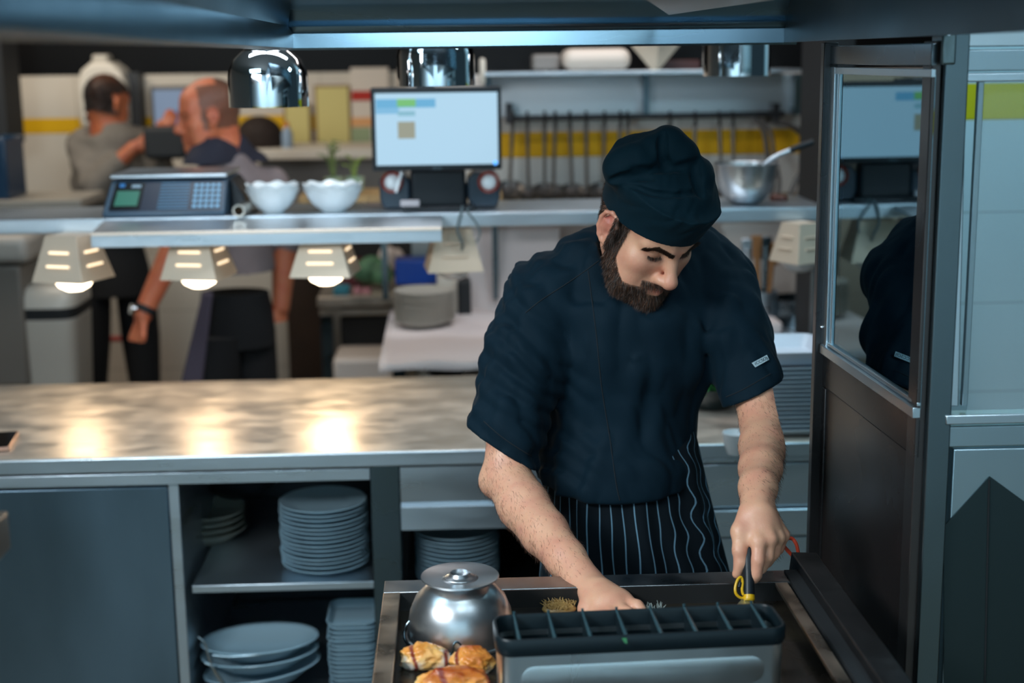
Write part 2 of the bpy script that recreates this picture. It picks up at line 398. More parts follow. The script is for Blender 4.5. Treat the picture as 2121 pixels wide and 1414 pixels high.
# red frame of a trolley between the men's legs
t = thing('red_trolley', 'red trolley frame seen between the legs of the man at left', 'trolley', Vector((P(245, 780, 6.90).x, 6.90, 0)))
REDP = mat('red_paint', '#b3140e', .4)
for (xa, ya, xb, yb) in ((214, 672, 212, 1050), (284, 700, 282, 1050), (124, 694, 160, 716)):
    MB().tube([P(xa, ya, 6.90), P(xb, yb, 6.90)], .017, 10).build('frame_tube', REDP, t)
MB().tube([P(130, 700, 6.90), P(284, 702, 6.90)], .014, 10).build('crossbar', REDP, t)

# dark door leaf / passage right of the bald man
structure(MB().pbox(596, 512, 670, 860, 7.03, .1), 'door_1', mat('door_brown', '#3b2a1e', .5, var=.2))

# table with produce
t = thing('prep_table', 'steel prep table with dark bin below, left of the plate stack', 'table', Vector((P(735, 700, 6.00).x, 6.00, 0)))
tz = P(735, 614, 6.00).z
MB().pbox(657, 614, 880, 634, 6.00, .6).build('tabletop', STEEL_W, t, bevel=.004)
MB().pbox(662, 640, 870, 652, 6.02, .03).build('apron_rail', STEEL_W, t, bevel=.003)
for xx in (670, 850): MB().pbox(xx, 652, xx+24, 1000, 6.03, .06).build('leg', STEEL_D, t)
lone(MB().pbox(706, 655, 808, 745, 6.06, .3), 'crate', BLACKM, 'black crate under the prep table', 'crate', bevel=.01)
lone(MB().pbox(690, 742, 812, 800, 5.78, .3), 'storage_tub', mat('tub_white', '#cfc5bd', .4), 'white plastic tub on the floor shelf under the black crate', 'tub', bevel=.02, seg=3)
def lump(name, label, cat, px, py, Y, r, m, n=3, squash=.8):
    mb = MB(); c = P(px, py, Y)
    for i in range(n): mb.sphere(c+Vector((random.uniform(-.5, .5)*r, random.uniform(-.4, .4)*r, random.uniform(-.3, .3)*r)), (r*random.uniform(.55, .8), r*.7, r*squash*random.uniform(.6, .9)), 16, 10)
    return lone(mb, name, m, label, cat)
lump('lettuce', 'green lettuce heap on the prep table beside the blue box', 'lettuce', 775, 562, 6.21, .08, mat('lettuce', '#4d7a5a', .6, var=.4, scale=20, bump=.01, bscale=30), 5)
lump('red_cabbage', 'dark red cabbage behind the lettuce on the prep table', 'cabbage', 737, 570, 6.38, .11, mat('cabbage_red', '#4a1420', .5, var=.3, scale=15), 3, 1.2)
lump('paper_bag', 'crumpled white bag right of the lettuce', 'bag', 808, 535, 6.27, .06, mat('bag_white', '#cfc4bf', .7), 4, 1.2)
lone(MB().pbox(690, 597, 722, 613, 6.05, .12), 'tray_teal', mat('teal', '#2d7f96', .5), 'small teal tray on the prep table left of the onions', 'tray', bevel=.006)
for i, (x, y) in enumerate(((741, 604), (760, 606))):
    lone(MB().sphere(P(x, y, 6.10), .022, 16, 10), 'onion', mat('onion_pink', '#a8707c', .4), ('left', 'right')[i]+' pink onion on the prep table', 'onion', 'onions on the prep table')
t = thing('storage_cabinet', 'tall dark storage shelf behind the prep table', 'shelf unit', Vector((P(790, 560, 6.87).x, 6.87, 0)))
MB().pbox(700, 420, 852, 640, 6.76, .3).build('carcass', mat('dark_grey', '#1a1c1e', .6), t)

# ------------------------------------------------------------------ nearer back bench at the right
t = thing('back_bench', 'pale back bench with steel edge behind the cook', 'bench', Vector((P(1200, 700, 4.69).x, 4.69, 0)))
MB().pbox(806, 700, 1760, 727, 4.71, .5).build('worktop', STEEL, t, bevel=.004)
MB().pbox(812, 729, 1760, 745, 4.75, .4).build('apron_rail', STEEL_D, t)
for xx in (820, 1200, 1600): MB().pbox(xx, 745, xx+26, 1240, 4.75, .05).build('leg', STEEL_D, t)
MB().pbox(860, 900, 1700, 915, 4.77, .4).build('lower_shelf', STEEL_D, t)
# cloth on it
o = P(797, 680, 4.69); cz = P(900, 700, 4.71).z
mb = MB(); rows = []
xs = [P(796, 680, 4.69).x+i*.035 for i in range(32)]
for k, (yy, dz) in enumerate(((5.22, .012), (5.01, .014), (4.85, .010), (4.72, .012), (4.302, .004), (4.298, -.02))):
    rows.append([(x, yy+.004*math.sin(i*1.3), cz+dz+.004*math.sin(i*.9+k)) for i, x in enumerate(xs)])
mb.loft(rows, cap=False, closed=False).build('towel', mat('cloth_white', '#d3cbcb', .85), None, solid=.006)
tag(bpy.data.objects['towel'], 'white cloth spread under the plate stack on the back bench', 'cloth')
zc = cz+.019
# round steel plate stack
def plate(name, label, cat, r, m, h=.022, group=None, loc=(0, 0, 0), n=40, foot=.6):
    mb = MB()
    mb.lathe([(.001, .004), (r*foot, .004), (r*foot, 0), (r*(foot+.05), 0), (r*(foot+.09), .005), (r*.98, h-.003), (r, h), (r*.985, h+.001), (r*(foot+.08), .010), (r*foot, .008), (.001, .008)], (0, 0, 0), n=n)
    o = mb.build(name, m, None, origin=(0, 0, 0)); tag(o, label, cat, group); o.location = loc; return o
ORD = ['top', 'second from top', 'third from top', 'fourth from top', 'fifth from top', 'sixth from top', 'seventh from top', 'eighth from top', 'ninth from top', 'tenth from top', 'eleventh from top', 'twelfth from top', 'thirteenth from top', 'fourteenth from top', 'fifteenth from top', 'sixteenth from top', 'seventeenth from top', 'eighteenth from top', 'nineteenth from top']
def stack(proto_fn, name, what, where, cat, loc, n, pitch, group, jitter=.002, exact=True):
    """n separate copies, bottom first"""
    first = None
    for i in range(n):
        k = n-1-i
        if k == 0: lab = f'top {what} of the stack {where}'
        elif i == 0: lab = f'bottom {what} of the stack {where}'
        elif exact: lab = f'{what}, {ORD[k]} in the stack {where}'
        else: lab = f'{what} in the middle of the stack {where}'
        L_ = (loc[0]+random.uniform(-1, 1)*jitter, loc[1]+random.uniform(-1, 1)*jitter, loc[2]+i*pitch)
        if first is None: first = proto_fn(lab, L_)
        else:
            c = first.copy(); COL.objects.link(c); c.location = L_; c['label'] = lab; c['group'] = group
            c.rotation_euler.z = random.uniform(-.02, .02) if exact is not None else 0
            for ch in kids(first):
                d = ch.copy(); COL.objects.link(d); d.parent = c
    first['group'] = group
PG = mat('plate_grey', '#a9a69d', .35)
pc = P(880, 690, 4.86)
def mk(lab, L_): return plate('dinner_plate', lab, 'plate', .105, PG, .019, loc=L_)
npl = 20
stack(mk, 'dinner_plate', 'pale plate', 'on the white cloth behind the hanging lamp', 'plate', (pc.x, 4.87, zc), npl, (P(880, 600, 4.87).z-zc-.018)/(npl-1), 'plates stacked on the white cloth', exact=False)
# blue box
ztop_ = zc+(P(880, 600, 4.87).z-zc)
lone(MB().pbox(818, 538, 906, 590, 5.18, .12), 'blue_box', mat('blue_plastic', '#0b3f96', .4), 'blue plastic box behind the plate stack', 'box', bevel=.006)
t = thing('napkin_holder', 'white container standing behind the plate stack', 'container', P(935, 660, 5.14))
MB().pbox(905, 560, 960, 662, 5.12, .15).build('container_body', CREAM, t, bevel=.01)
lone(MB().pbox(948, 582, 976, 660, 5.04, .1), 'pepper_mill', BLACKM, 'black upright holder right of the plate stack', 'holder', bevel=.008)
# things under the bench
lone(MB().lathe([(.001, 0), (.05, 0), (.07, .06), (.11, .12), (.12, .13), (.001, .13)], P(925, 790, 4.91), n=28), 'black_bowl', BLACKM, 'black bowl shape under the back bench', 'bowl')
lone(MB().pbox(850, 745, 886, 800, 4.91, .1), 'white_canister', CREAM, 'white canister under the back bench left of the black bowl', 'canister', bevel=.01)

# steel wall shelf with upstand on the nearer wall
t = thing('wall_shelf', 'long steel wall shelf above the hanging ladles', 'shelf', P(1330, 240, YN-.3))
MB().pbox(1004, 146, 1660, 154, YN-.32, .32).build('shelf_board', STEEL, t, bevel=.002)
MB().pbox(1004, 156, 1660, 238, YN-.05, .05).build('back_panel', mat('steel_satin', (.5, .52, .54), .42, 1, rvar=.08, scale=2), t)
for xx in (1004, 1332, 1646): MB().pbox(xx, 152, xx+13, 238, YN-.12, .07).build('bracket', STEEL_D, t)
lone(MB().pbox(1168, 100, 1308, 146, YN-.3, .22), 'white_tub', mat('tub_cream', '#d2c6ba', .4), 'white plastic tub lying on the steel wall shelf', 'tub', bevel=.035, seg=4)
lone(MB().pbox(1104, 112, 1160, 146, YN-.2, .15), 'grey_tub', mat('tub_grey', '#77736f', .5), 'grey tub left of the white tub on the wall shelf', 'tub', bevel=.01)
lone(MB().pbox(1345, 124, 1450, 146, YN-.12, .1), 'red_tray', mat('dark_red', '#3a1512', .5), 'dark red tray at the right on the wall shelf', 'tray', bevel=.005)
c0 = P(1357, 146, YN-.22); zf = P(1357, 70, YN-.22).z
lone(MB().lathe([(.001, 0), (.012, 0), (.12, zf-c0.z), (.115, zf-c0.z), (.008, .01), (.001, .01)], c0, n=4), 'funnel', mat('funnel_cream', '#d9c9b4', .5), 'cream funnel pointing down above the wall shelf', 'funnel')
lone(MB().pbox(994, 120, 1006, 175, YN-.3, .1), 'paper_roll', CREAM, 'white roll at the left end of the wall shelf', 'roll', bevel=.01)

# rail with hanging tools
t = thing('utensil_rail', 'black rail of hooks on the nearer back wall', 'rail', P(1330, 250, YN-.12))
DARKM = mat('dark_metal', (.035, .035, .038), .4, .6)
MB().tube([P(1048, 246, YN-.12), P(1200, 243, YN-.12), P(1400, 240, YN-.12), P(1625, 236, YN-.12)], .011, 10).build('bar', DARKM, t)
for xx in (1055, 1608): MB().pbox(xx-7, 214, xx+7, 256, YN-.13, .13).build('bracket', DARKM, t)
HX = [1062, 1092, 1128, 1150, 1180, 1214, 1252, 1285, 1300, 1388, 1440, 1490, 1518, 1596, 1640]
for xx in HX[:-2]: MB().tube(catmull([P(xx, 236, YN-.13), P(xx, 232, YN-.155), P(xx+1, 244, YN-.165), P(xx, 262, YN-.15)], 4), .006, 6).build('hook', DARKM, t)
SPN = mat('ladle_metal', (.16, .15, .145), .4, .85)
names = ['leftmost', 'second from left', 'third from left', 'fourth from left', 'fifth from left', 'sixth from left', 'seventh from left', 'eighth from left', 'ninth from left', 'tenth from left', 'eleventh from left', 'twelfth from left', 'thirteenth from left', 'fourteenth from left', 'rightmost']
for i, xx in enumerate(HX):
    yb = 392+(i*7) % 13; lean = ((i*5) % 7-3)*2.0
    if xx > 1590: continue
    a = P(xx, 256, YN-.15); c = P(xx+lean, yb, YN-.13)
    t = thing('ladle', f'dark ladle hanging on the rail, {names[i]}', 'ladle', c, 'ladles on the black rail')
    MB().tube([a, (a+c)/2, c], [.009, .006, .007], 7).build('handle', SPN, t)
    r = .045 if i % 3 else .058
    MB().lathe([(.001, -r*.55), (r*.6, -r*.42), (r*.92, -.1*r), (r, .05*r), (r*.95, .05*r), (r*.85, -.1*r), (r*.5, -.35*r), (.001, -.45*r)], c, n=20, q=Quaternion((1, 0, 0), .5)).build('bowl', SPN, t)
for lab, pts in (('dark whisk with curved loops at the right end of the rail', [(1598, 250), (1640, 262), (1672, 292), (1680, 330), (1650, 372), (1632, 420)]), ('dark cable loop hanging down at the right end of the rail', [(1560, 244), (1582, 270), (1590, 320), (1600, 372), (1594, 410)])):
    t = thing('hanging_wire', lab, 'wire', P(1640, 420, YN-.2))
    MB().tube(catmull([P(x, y, YN-.2) for x, y in pts], 6), .010, 8).build('wire', SPN, t)
    MB().tube(catmull([P(x+14, y+4, YN-.24) for x, y in pts], 6), .007, 8).build('wire', SPN, t)
# low shelf behind the pass shelf, right
t = thing('low_wall_shelf', 'brown shelf along the nearer wall under the ladles', 'shelf', P(1370, 440, YN-.25))
MB().pbox(1040, 418, 1715, 432, YN-.28, .28).build('board', mat('shelf_brown', '#7d6a4b', .5), t, bevel=.003)
for xx in (1070, 1380, 1690): MB().pbox(xx, 430, xx+10, 470, YN-.1, .1).build('bracket', DARKM, t)
# panels and utensils under the pass shelf at right
t = thing('paper_roll_holder', 'tapered pale panel hanging behind the pass at right of the cook', 'panel', P(1570, 610, 5.12))
MB().prism([P(1492, 462, 5.10), P(1690, 462, 5.10), P(1668, 620, 5.10), P(1560, 650, 5.10)], (0, .02, 0)).build('panel', mat('panel_pale', '#aaa49e', .6), t)
t = thing('white_guard', 'pale board leaning on the wall left of the cook', 'board', P(1070, 655, 5.18))
MB().prism([P(960, 470, 5.21), P(1160, 466, 5.21), P(1150, 652, 5.14), P(972, 655, 5.14)], (0, .02, 0)).build('board', mat('board_pink', '#c4b8b5', .6), t, bevel=.003)
t = thing('utensil_jar', 'steel jar of spatulas beside the cook at right', 'jar', P(1575, 680, 4.91))
c = P(1575, 676, 4.91)
MB().lathe([(.001, 0), (.055, 0), (.058, .13), (.054, .13), (.05, .01), (.001, .01)], c, n=24).build('jar_body', STEEL, t)
for dx, yy, m_ in ((-28, 512, STEEL), (-8, 505, mat('wood_handle', '#8a6038', .6)), (12, 508, STEEL_D), (26, 520, mat('wood_handle', '#8a6038', .6))):
    e = P(1575+dx, yy, 4.91); MB().tube([c+Vector((dx*.0008, 0, .02)), e], [.008, .011], 8).build('utensil', m_, t)
    MB().box(e+Vector((-.02, -.004, -.05)), e+Vector((.02, .004, .03))).build('utensil_head', m_, t, bevel=.003)
t = thing('steel_pot', 'dark pot on the back bench near the glass panel', 'pot', P(1650, 690, 4.91))
c = P(1655, 688, 4.91)
MB().lathe([(.001, 0), (.10, 0), (.105, .02), (.105, .12), (.11, .125), (.10, .125), (.098, .02), (.001, .01)], c, n=32).build('pot_body', STEEL_D, t)
MB().tube(catmull([c+Vector((-.1, -.02, .1)), c+Vector((-.15, -.03, .11)), c+Vector((-.15, .03, .11)), c+Vector((-.1, .02, .1))], 5), .006, 8).build('handle', STEEL_D, t)
lone(MB().pbox(1560, 668, 1622, 692, 4.75, .16), 'folded_towel', mat('towel_white', '#c8bdbb', .9), 'folded white towel on the back bench right of the cook', 'towel', bevel=.012, seg=3)
lone(MB().pbox(1700, 60, 1760, 760, 4.47, .3), 'dark_backing', BLACKM, 'tall black backing added behind the glass screen', 'cabinet')  # added as dark backing so that reflections stand out in the glass
# ------------------------------------------------------------------ pass counter (front edge Y=3.043, top z=.9)
YC, ZC = 3.222, .85
XL, XR = -2.0, 1.0
t = thing('pass_worktop', 'long worn steel worktop behind the cook under warm lamps', 'worktop', (-.5, YC, ZC-.04))
MB().box((XL, YC, ZC-.035), (XR, 4.01, ZC)).build('top', STEEL_W, t, bevel=.002)
MB().box((XL, YC-.003, ZC-.037), (XR, YC+.012, ZC-.002)).build('front_edge', STEEL, t, bevel=.003, seg=3)
def zpx(px, py, Y=YC): return P(px, py, Y).z
def xpx(px, py, Y=YC): return P(px, py, Y).x
xp0, xp1 = xpx(772, 1150, YC+.01), xpx(832, 1150, YC+.01)     # post
# left unit with the closed door
xd1 = xpx(348, 1010, YC+.03); xs1 = xpx(372, 1010, YC+.03)
t = thing('cupboard', 'steel cupboard with a closed door under the left of the worktop', 'cupboard', (-1.4, YC, 0))
MB().box((XL, YC+.05, .08), (xd1-.002, 3.97, ZC-.04)).build('carcass', STEEL_D, t)
MB().box((XL, YC+.02, .10), (xd1, YC+.045, zpx(200, 1012, YC+.02))).build('door', mat('steel_door', (.17, .25, .32), .32, 1, rvar=.06, scale=3, stretch=(1, 1, .4), var=.25), t, bevel=.002)
MB().box((XL, YC+.03, zpx(200, 1008, YC+.03)), (xd1, YC+.05, ZC-.036)).build('top_rail', STEEL_D, t)
# open bay
t = thing('open_cabinet', 'open steel cabinet bay full of plates', 'cabinet', (-.6, YC, 0))
MB().box((xd1+.002, YC+.02, .05), (xs1, 3.97, ZC-.036)).build('side_panel', STEEL, t, bevel=.002)
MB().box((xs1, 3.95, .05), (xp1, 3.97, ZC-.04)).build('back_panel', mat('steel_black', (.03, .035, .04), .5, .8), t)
MB().box((XL, YC+.004, zpx(500, 1000, YC+.004)), (xp0, YC+.02, zpx(500, 976, YC+.004))).build('top_rail', STEEL, t, bevel=.0015)
ZS = zpx(590, 1208, YC+.03)
MB().box((xs1+.015, YC+.03, ZS-.019), (xp0, 3.94, ZS)).build('shelf', STEEL, t, bevel=.002)
ZB = zpx(600, 1434, YC+.1)
MB().box((xs1, YC+.03, ZB-.02), (xp0, 3.94, ZB)).build('bottom_shelf', STEEL, t, bevel=.002)
MB().box((xp0, YC+.006, .0), (xp1, YC+.06, ZC-.037)).build('post', STEEL_D, t, bevel=.002)
# right unit with apron drawers
t = thing('drawer_cabinet', 'steel cabinet with a deep apron panel behind the cook', 'cabinet', (.4, YC, 0))
xr0 = xp1+.002
prof = [(YC+.002, zpx(930, 966)), (YC+.002, zpx(930, 1000)), (YC+.006, zpx(930, 1040)), (YC-.004, zpx(930, 1048)), (YC-.006, zpx(930, 1094)), (YC+.03, zpx(930, 1098)), (YC+.03, zpx(930, 966))]
prof = [(y, min(z, ZC-.037)) for y, z in prof]
MB().prism([(xr0, y, z) for y, z in prof], (xpx(1300, 1000)-xr0, 0, 0)).build('apron_panel', STEEL, t)
MB().box((xr0, YC+.03, ZS-.05-.019), (xpx(1300, 1000), 3.94, ZS-.05)).build('shelf', STEEL_D, t, bevel=.002)
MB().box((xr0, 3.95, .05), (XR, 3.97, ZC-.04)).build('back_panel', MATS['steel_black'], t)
MB().box((xpx(1300, 1000), YC+.01, .05), (xpx(1300, 1000)+.02, 3.94, ZC-.04)).build('side_panel', STEEL_D, t)
x0, x1 = xpx(1300, 1000)+.021, XR
for (ya, yb, dy) in ((936, 958, .004), (962, 1052, .012), (1056, 1112, .004), (1116, 1240, .012), (1244, 1500, .012)):
    MB().box((x0, YC+dy, zpx(1600, yb)), (x1, YC+.04, min(zpx(1600, ya), ZC-.037))).build('drawer_front', STEEL, t, bevel=.003)

# plates in the open bay
def mk(lab, L_): return plate('round_plate', lab, 'plate', .108, BLUE_C, .020, loc=L_)
cxp = xpx(674, 1150, YC+.15)
stack(mk, '', 'blue-grey round plate', 'on the cabinet shelf', 'plate', (cxp, YC+.145, ZS+.001), 15, .0108, 'round plates on the cabinet shelf')
def mk(lab, L_): return plate('deep_plate', lab, 'plate', .10, mat('plate_dim', '#8c8f84', .4), .03, loc=L_)
stack(mk, '', 'deep dull plate', 'in the dark left of the cabinet', 'plate', (xpx(430, 1150, YC+.35), YC+.38, ZS+.001), 4, .017, 'deep plates at the dark end of the shelf')
def mk(lab, L_): return plate('side_plate', lab, 'plate', .105, BLUE_C, .020, loc=L_)
stack(mk, '', 'round plate', 'below the apron panel', 'plate', (xpx(948, 1180, YC+.16), YC+.16, ZS-.049), 12, .0108, 'round plates below the apron panel')
lone(MB().lathe([(.001, 0), (.06, 0), (.10, .03), (.125, .06), (.12, .062), (.09, .03), (.05, .012), (.001, .01)], (xpx(500, 1050, YC+.5), YC+.5, ZS+.085), n=40), 'serving_bowl', BLACKP, 'dark wide bowl above the deep plates in the cabinet shadow', 'bowl')

# rectangular trays: rounded rectangle loft
def rrect(hx, hy, r, z, n=6):
    out = []
    for (sx, sy, a0) in ((1, 1, 0), (-1, 1, 90), (-1, -1, 180), (1, -1, 270)):
        for k in range(n+1):
            a = math.radians(a0+90*k/n); out.append((sx*(hx-r)+r*math.cos(a), sy*(hy-r)+r*math.sin(a), z))
    return out
def tray(name, lab, m, hx, hy, r, h, loc, cat='tray'):
    rings = [rrect(hx*.78, hy*.78, r*.8, 0), rrect(hx*.82, hy*.82, r*.85, .002), rrect(hx*.985, hy*.985, r, h-.003), rrect(hx, hy, r, h-.001), rrect(hx, hy, r, h), rrect(hx*.95, hy*.95, r*.9, h), rrect(hx*.80, hy*.80, r*.8, .004)]
    o = MB().loft(rings).build(name, m, None, origin=(0, 0, 0)); tag(o, lab, cat); o.location = loc; return o
def mk(lab, L_): return tray('square_plate', lab, BLUE_C, .062, .085, .028, .022, L_, 'plate')
stack(mk, '', 'square-cornered plate', 'low in the cabinet', 'plate', (xpx(735, 1330, YC+.12), YC+.125, ZB+.001), 17, .0112, 'square-cornered plates in the cabinet', exact=True)
# oval platters with wire carrier
def oval(lab, loc, rx, ry, h, tilt):
    q = Quaternion((0, 1, 0), tilt)
    o = MB().lathe([(.001, 0), (.55, 0), (.62, .003), (.95, h-.004), (1, h), (.985, h+.003), (.93, h-.002), (.60, .010), (.001, .008)], (0, 0, 0), n=64, wob=None).build('t', WHITE_C, None, origin=(0, 0, 0))
    me = o.data; me.transform(Matrix.Diagonal((rx, ry, 1, 1))); me.transform(q.to_matrix().to_4x4())
    o.name = 'oval_platter'; me.materials.clear(); me.materials.append(BLUE_C); tag(o, lab, 'platter', 'oval platters in the cabinet'); o.location = loc; return o
xo = xpx(540, 1340, YC+.13)
for i, (lab, dz, tl) in enumerate((('bottom oval platter, tilted up at its right end', .012, -.13), ('middle oval platter in the wire carrier', .040, -.06), ('top oval platter with empty hollow, in the open cabinet', .062, -.035))):
    oval(lab, (xo+(.006 if i == 0 else 0), YC+.13, ZB+.005+dz*1.45), .147, .098, .038, tl)
t = thing('wire_carrier', 'thin bright wire carrier around the oval platters', 'wire rack', (xo-.12, YC+.05, ZB))
for k, (pts) in enumerate(([(410, 1318), (425, 1332), (432, 1360), (445, 1392), (462, 1420)], [(424, 1372), (440, 1380), (455, 1400), (470, 1425)])):
    MB().tube(catmull([P(x, y, YC+.032) for x, y in pts], 5), .0022, 8).build('wire', CHROME, t)
MB().tube(catmull([P(440, 1356, YC+.032), P(480, 1359, YC+.036), P(560, 1352, YC+.045), P(640, 1335, YC+.12)], 6), .002, 8).build('wire', CHROME, t)

# stack of big trays on the worktop right of the cook
def mk(lab, L_): return tray('serving_tray', lab, mat('tray_white', '#b9c4cc', .3), .085, .12, .03, .019, L_)
tp0 = P(1612, 892, YC+.11)
ztr = P(1640, 745, YC+.0).z
nn = 15
stack(mk, '', 'pale rectangular tray', 'right of the cook', 'tray', (xpx(1628, 890, YC+.15), YC+.15, ZC+.001), nn, .0108, 'rectangular trays on the worktop')
zt_ = ZC+.001+nn*.0108+.010
o = tray('serving_dish', 'deep white dish topping the tray stack right of the cook', mat('dish_white', '#ccd2dc', .3), .086, .12, .032, .035, (xpx(1628, 890, YC+.15), YC+.15, zt_), 'dish')
# salad bowl
t = thing('salad_bowl', 'dark bowl of green salad between the cook and his arm', 'bowl', (xpx(1480, 880, 3.55), 3.58, ZC))
c = Vector((xpx(1478, 880, 3.55), 3.58, ZC+.001))
MB().lathe([(.001, 0), (.05, 0), (.07, .02), (.09, .06), (.086, .06), (.065, .024), (.001, .01)], c, n=36).build('bowl_body', mat('dark_glass', '#0d1c1e', .12), t)
mb = MB()
for i in range(90):
    a = random.uniform(0, 6.28); r = .075*math.sqrt(random.random()); h = .05+.06*(1-r/.08)*random.uniform(.6, 1.1)
    p = c+Vector((math.cos(a)*r, math.sin(a)*r, h)); d = Vector((random.uniform(-1, 1), random.uniform(-1, 1), random.uniform(-.3, .8))).normalized()*.028; s = d.cross(Vector((random.random(), random.random(), 1))).normalized()*.014
    mb.prism([p-d, p+s, p+d, p-s], (0, 0, .001))
mb.build('salad_leaves', mat('salad', '#2c7a3a', .5, var=.5, scale=40), t)
lone(MB().lathe([(.001, 0), (.020, 0), (.028, .02), (.033, .05), (.030, .05), (.024, .02), (.001, .006)], (xpx(1528, 870, 3.12), 3.13, ZC+.001), n=24), 'white_cup', WHITE_C, 'small white cup beside the salad bowl', 'cup')
# phone
t = thing('smartphone', 'dark smartphone with pale rim at the left end of the worktop', 'phone', PZ(10, 920, ZC))
a, b_, c, d = [PZ(x, y, ZC+.001) for x, y in ((-40, 905), (40, 900), (20, 934), (-60, 940))]
MB().prism([a, b_, c, d], (0, 0, .010)).build('phone_body', mat('phone_rim', '#b08a78', .3, .6), t, bevel=.002)
MB().prism([p+(Vector((a+b_+c+d))/4-p)*.06+Vector((0, 0, .0098)) for p in (a, b_, c, d)], (0, 0, .0012)).build('phone_screen', mat('phone_glass', '#0c0a0a', .1), t)

# ------------------------------------------------------------------ over-shelf (gantry)
YS = 4.0; ZSH = 1.75-.380*4.0/3.55
t = thing('gantry_shelf', 'long steel overhead shelf carrying the monitor and bowls', 'shelf', (-.3, YS, ZC))
xA, xB = -2.2, P(1712, 430, YS).x
MB().box((xA, YS, ZSH-.040), (xB, YS+.34, ZSH)).build('shelf_board', STEEL, t, bevel=.002)
MB().box((xA, YS-.003, ZSH-.036), (xB, YS+.002, ZSH-.004)).build('front_lip', STEEL, t, bevel=.001)
for xx in (-1.95, P(1690, 600, 4.2).x): MB().box((xx-.02, YS+.15, ZC), (xx+.02, YS+.19, ZSH-.04)).build('upright', STEEL_D, t, bevel=.003)
# the lower projecting tray with lamps
YT = 3.83
xt0, xt1 = P(187, 480, YT).x, P(915, 480, YT).x
zt1 = P(550, 478, YT).z; zt0 = P(550, 507, YT).z
t2 = thing('lamp_tray', 'bright steel tray projecting below the overhead shelf', 'tray', ((xt0+xt1)/2, YT, zt0))
MB().box((xt0, YT, zt0), (xt1, YT+.008, zt1-.004)).build('front_fascia', STEEL, t2, bevel=.001)
MB().prism([(xt0, YT, zt1-.003), (xt0, YT, zt1), (xt0, YS-.004, ZSH-.004), (xt0, YS-.004, ZSH-.018)], (xt1-xt0, 0, 0)).build('sheet', mat('steel_lit_sheet', (.80, .84, .88), .42, 1, rvar=.08, scale=4), t2)  # lighter steel than the fascia: light on the slope put into the colour
MB().box((xt0, YT-.004, zt1-.006), (xt1, YT+.006, zt1+.003)).build('rolled_edge', mat('steel_lamplit_edge', (.95, .80, .68), .4, .6), t2, bevel=.002)  # warm light of the heat lamps put into the edge colour

# heat lamps: pyramid shade + bulb
SHADE = mat('shade_metal', (.60, .49, .38), .60, .35)
BULB = mat('bulb_glow', (1, .95, .85), .2, 0, emit=(1, .80, .55), estr=7)
GLOWV = mat('louvre_glow', (1, .85, .6), .4, emit=(1, .76, .5), estr=1.2)  # bulb light leaking through the slots, put in as emission
BULBD = mat('bulb_glass', (.85, .87, .9), .08, 0, trans=.6)
def heat_lamp(label, px0, px1, pyb, pyt, Y, lit=True, turn=.0, power=2.6):
    cxl = P((px0+px1)/2, pyb, Y).x; zb0 = P((px0+px1)/2, pyb, Y).z; zt0_ = P((px0+px1)/2, pyt, Y).z
    hw = (P(px1, pyb, Y).x-P(px0, pyb, Y).x)/2; base = Vector((cxl, Y, zb0))
    t = thing('heat_lamp', label, 'lamp', base, 'heat lamps under the overhead shelf')
    M = Matrix.Rotation(turn, 3, 'Z')
    def ring(s, z): return [base+M @ Vector((x*s, y*s, z)) for x, y in ((-1, -1), (1, -1), (1, 1), (-1, 1))]
    H = zt0_-zb0
    MB().loft([ring(hw, 0), ring(hw*.62, H), ring(hw*.60, H), ring(hw*.97, .004)], cap=False).build('lamp_shade', SHADE, t, bevel=.0015); shd = kids(t)[-1]
    MB().loft([ring(hw*.62, H), ring(hw*.62, H+.002)]).build('shade_top', SHADE, t)
    for k, zz in enumerate((.36, .66)):
        sc = 1-(.38*zz)
        for sd in range(4):
            R = Matrix.Rotation(turn+sd*math.pi/2, 3, 'Z')
            mb = MB()
            a = base+R @ Vector((-hw*.5*sc, -hw*sc-.002, H*zz)); b = base+R @ Vector((hw*.5*sc, -hw*sc-.002, H*zz))
            mb.tube([a, b], .0035, 6).build('vent_louvre', GLOWV if lit else SHADE, shd)
    MB().cyl(base+Vector((0, 0, H)), (cxl, Y, ZSH-.04), .012, n=12).build('stem', STEEL_D, t)
    MB().lathe([(.001, -.044), (.022, -.041), (.042, -.030), (.055, -.010), (.056, .006), (.050, .022), (.030, .05), (.016, .07), (.001, .07)], base+Vector((0, 0, .010)), n=28).build('bulb', BULB if lit else BULBD, t)
    if lit:
        l = bpy.data.lights.new('heat_lamp_light', 'SPOT'); l.energy = power; l.color = (1, .74, .46); l.spot_size = 2.3; l.spot_blend = .6; l.shadow_soft_size = .04
        o = bpy.data.objects.new('heat_lamp_light', l); COL.objects.link(o); o.parent = t; o.location = (0, 0, -.05); o.rotation_euler = (-.62, 0, 0)
    return t
heat_lamp('first glowing heat lamp from the left, above the bin', 93, 214, 578, 487, 3.94, turn=-.35)
heat_lamp('second glowing heat lamp from the left, beside the bald man', 352, 474, 572, 487, 3.94, turn=-.22)
heat_lamp('third glowing heat lamp from the left, left of the plate stack', 612, 738, 566, 487, 3.94, turn=-.12, power=5.5)
heat_lamp('dim heat lamp hanging in front of the blue box', 882, 996, 556, 470, 4.08, lit=False, turn=.1)
heat_lamp('dark heat lamp beside the glass screen', 1612, 1700, 540, 462, 3.94, lit=False, turn=.5)

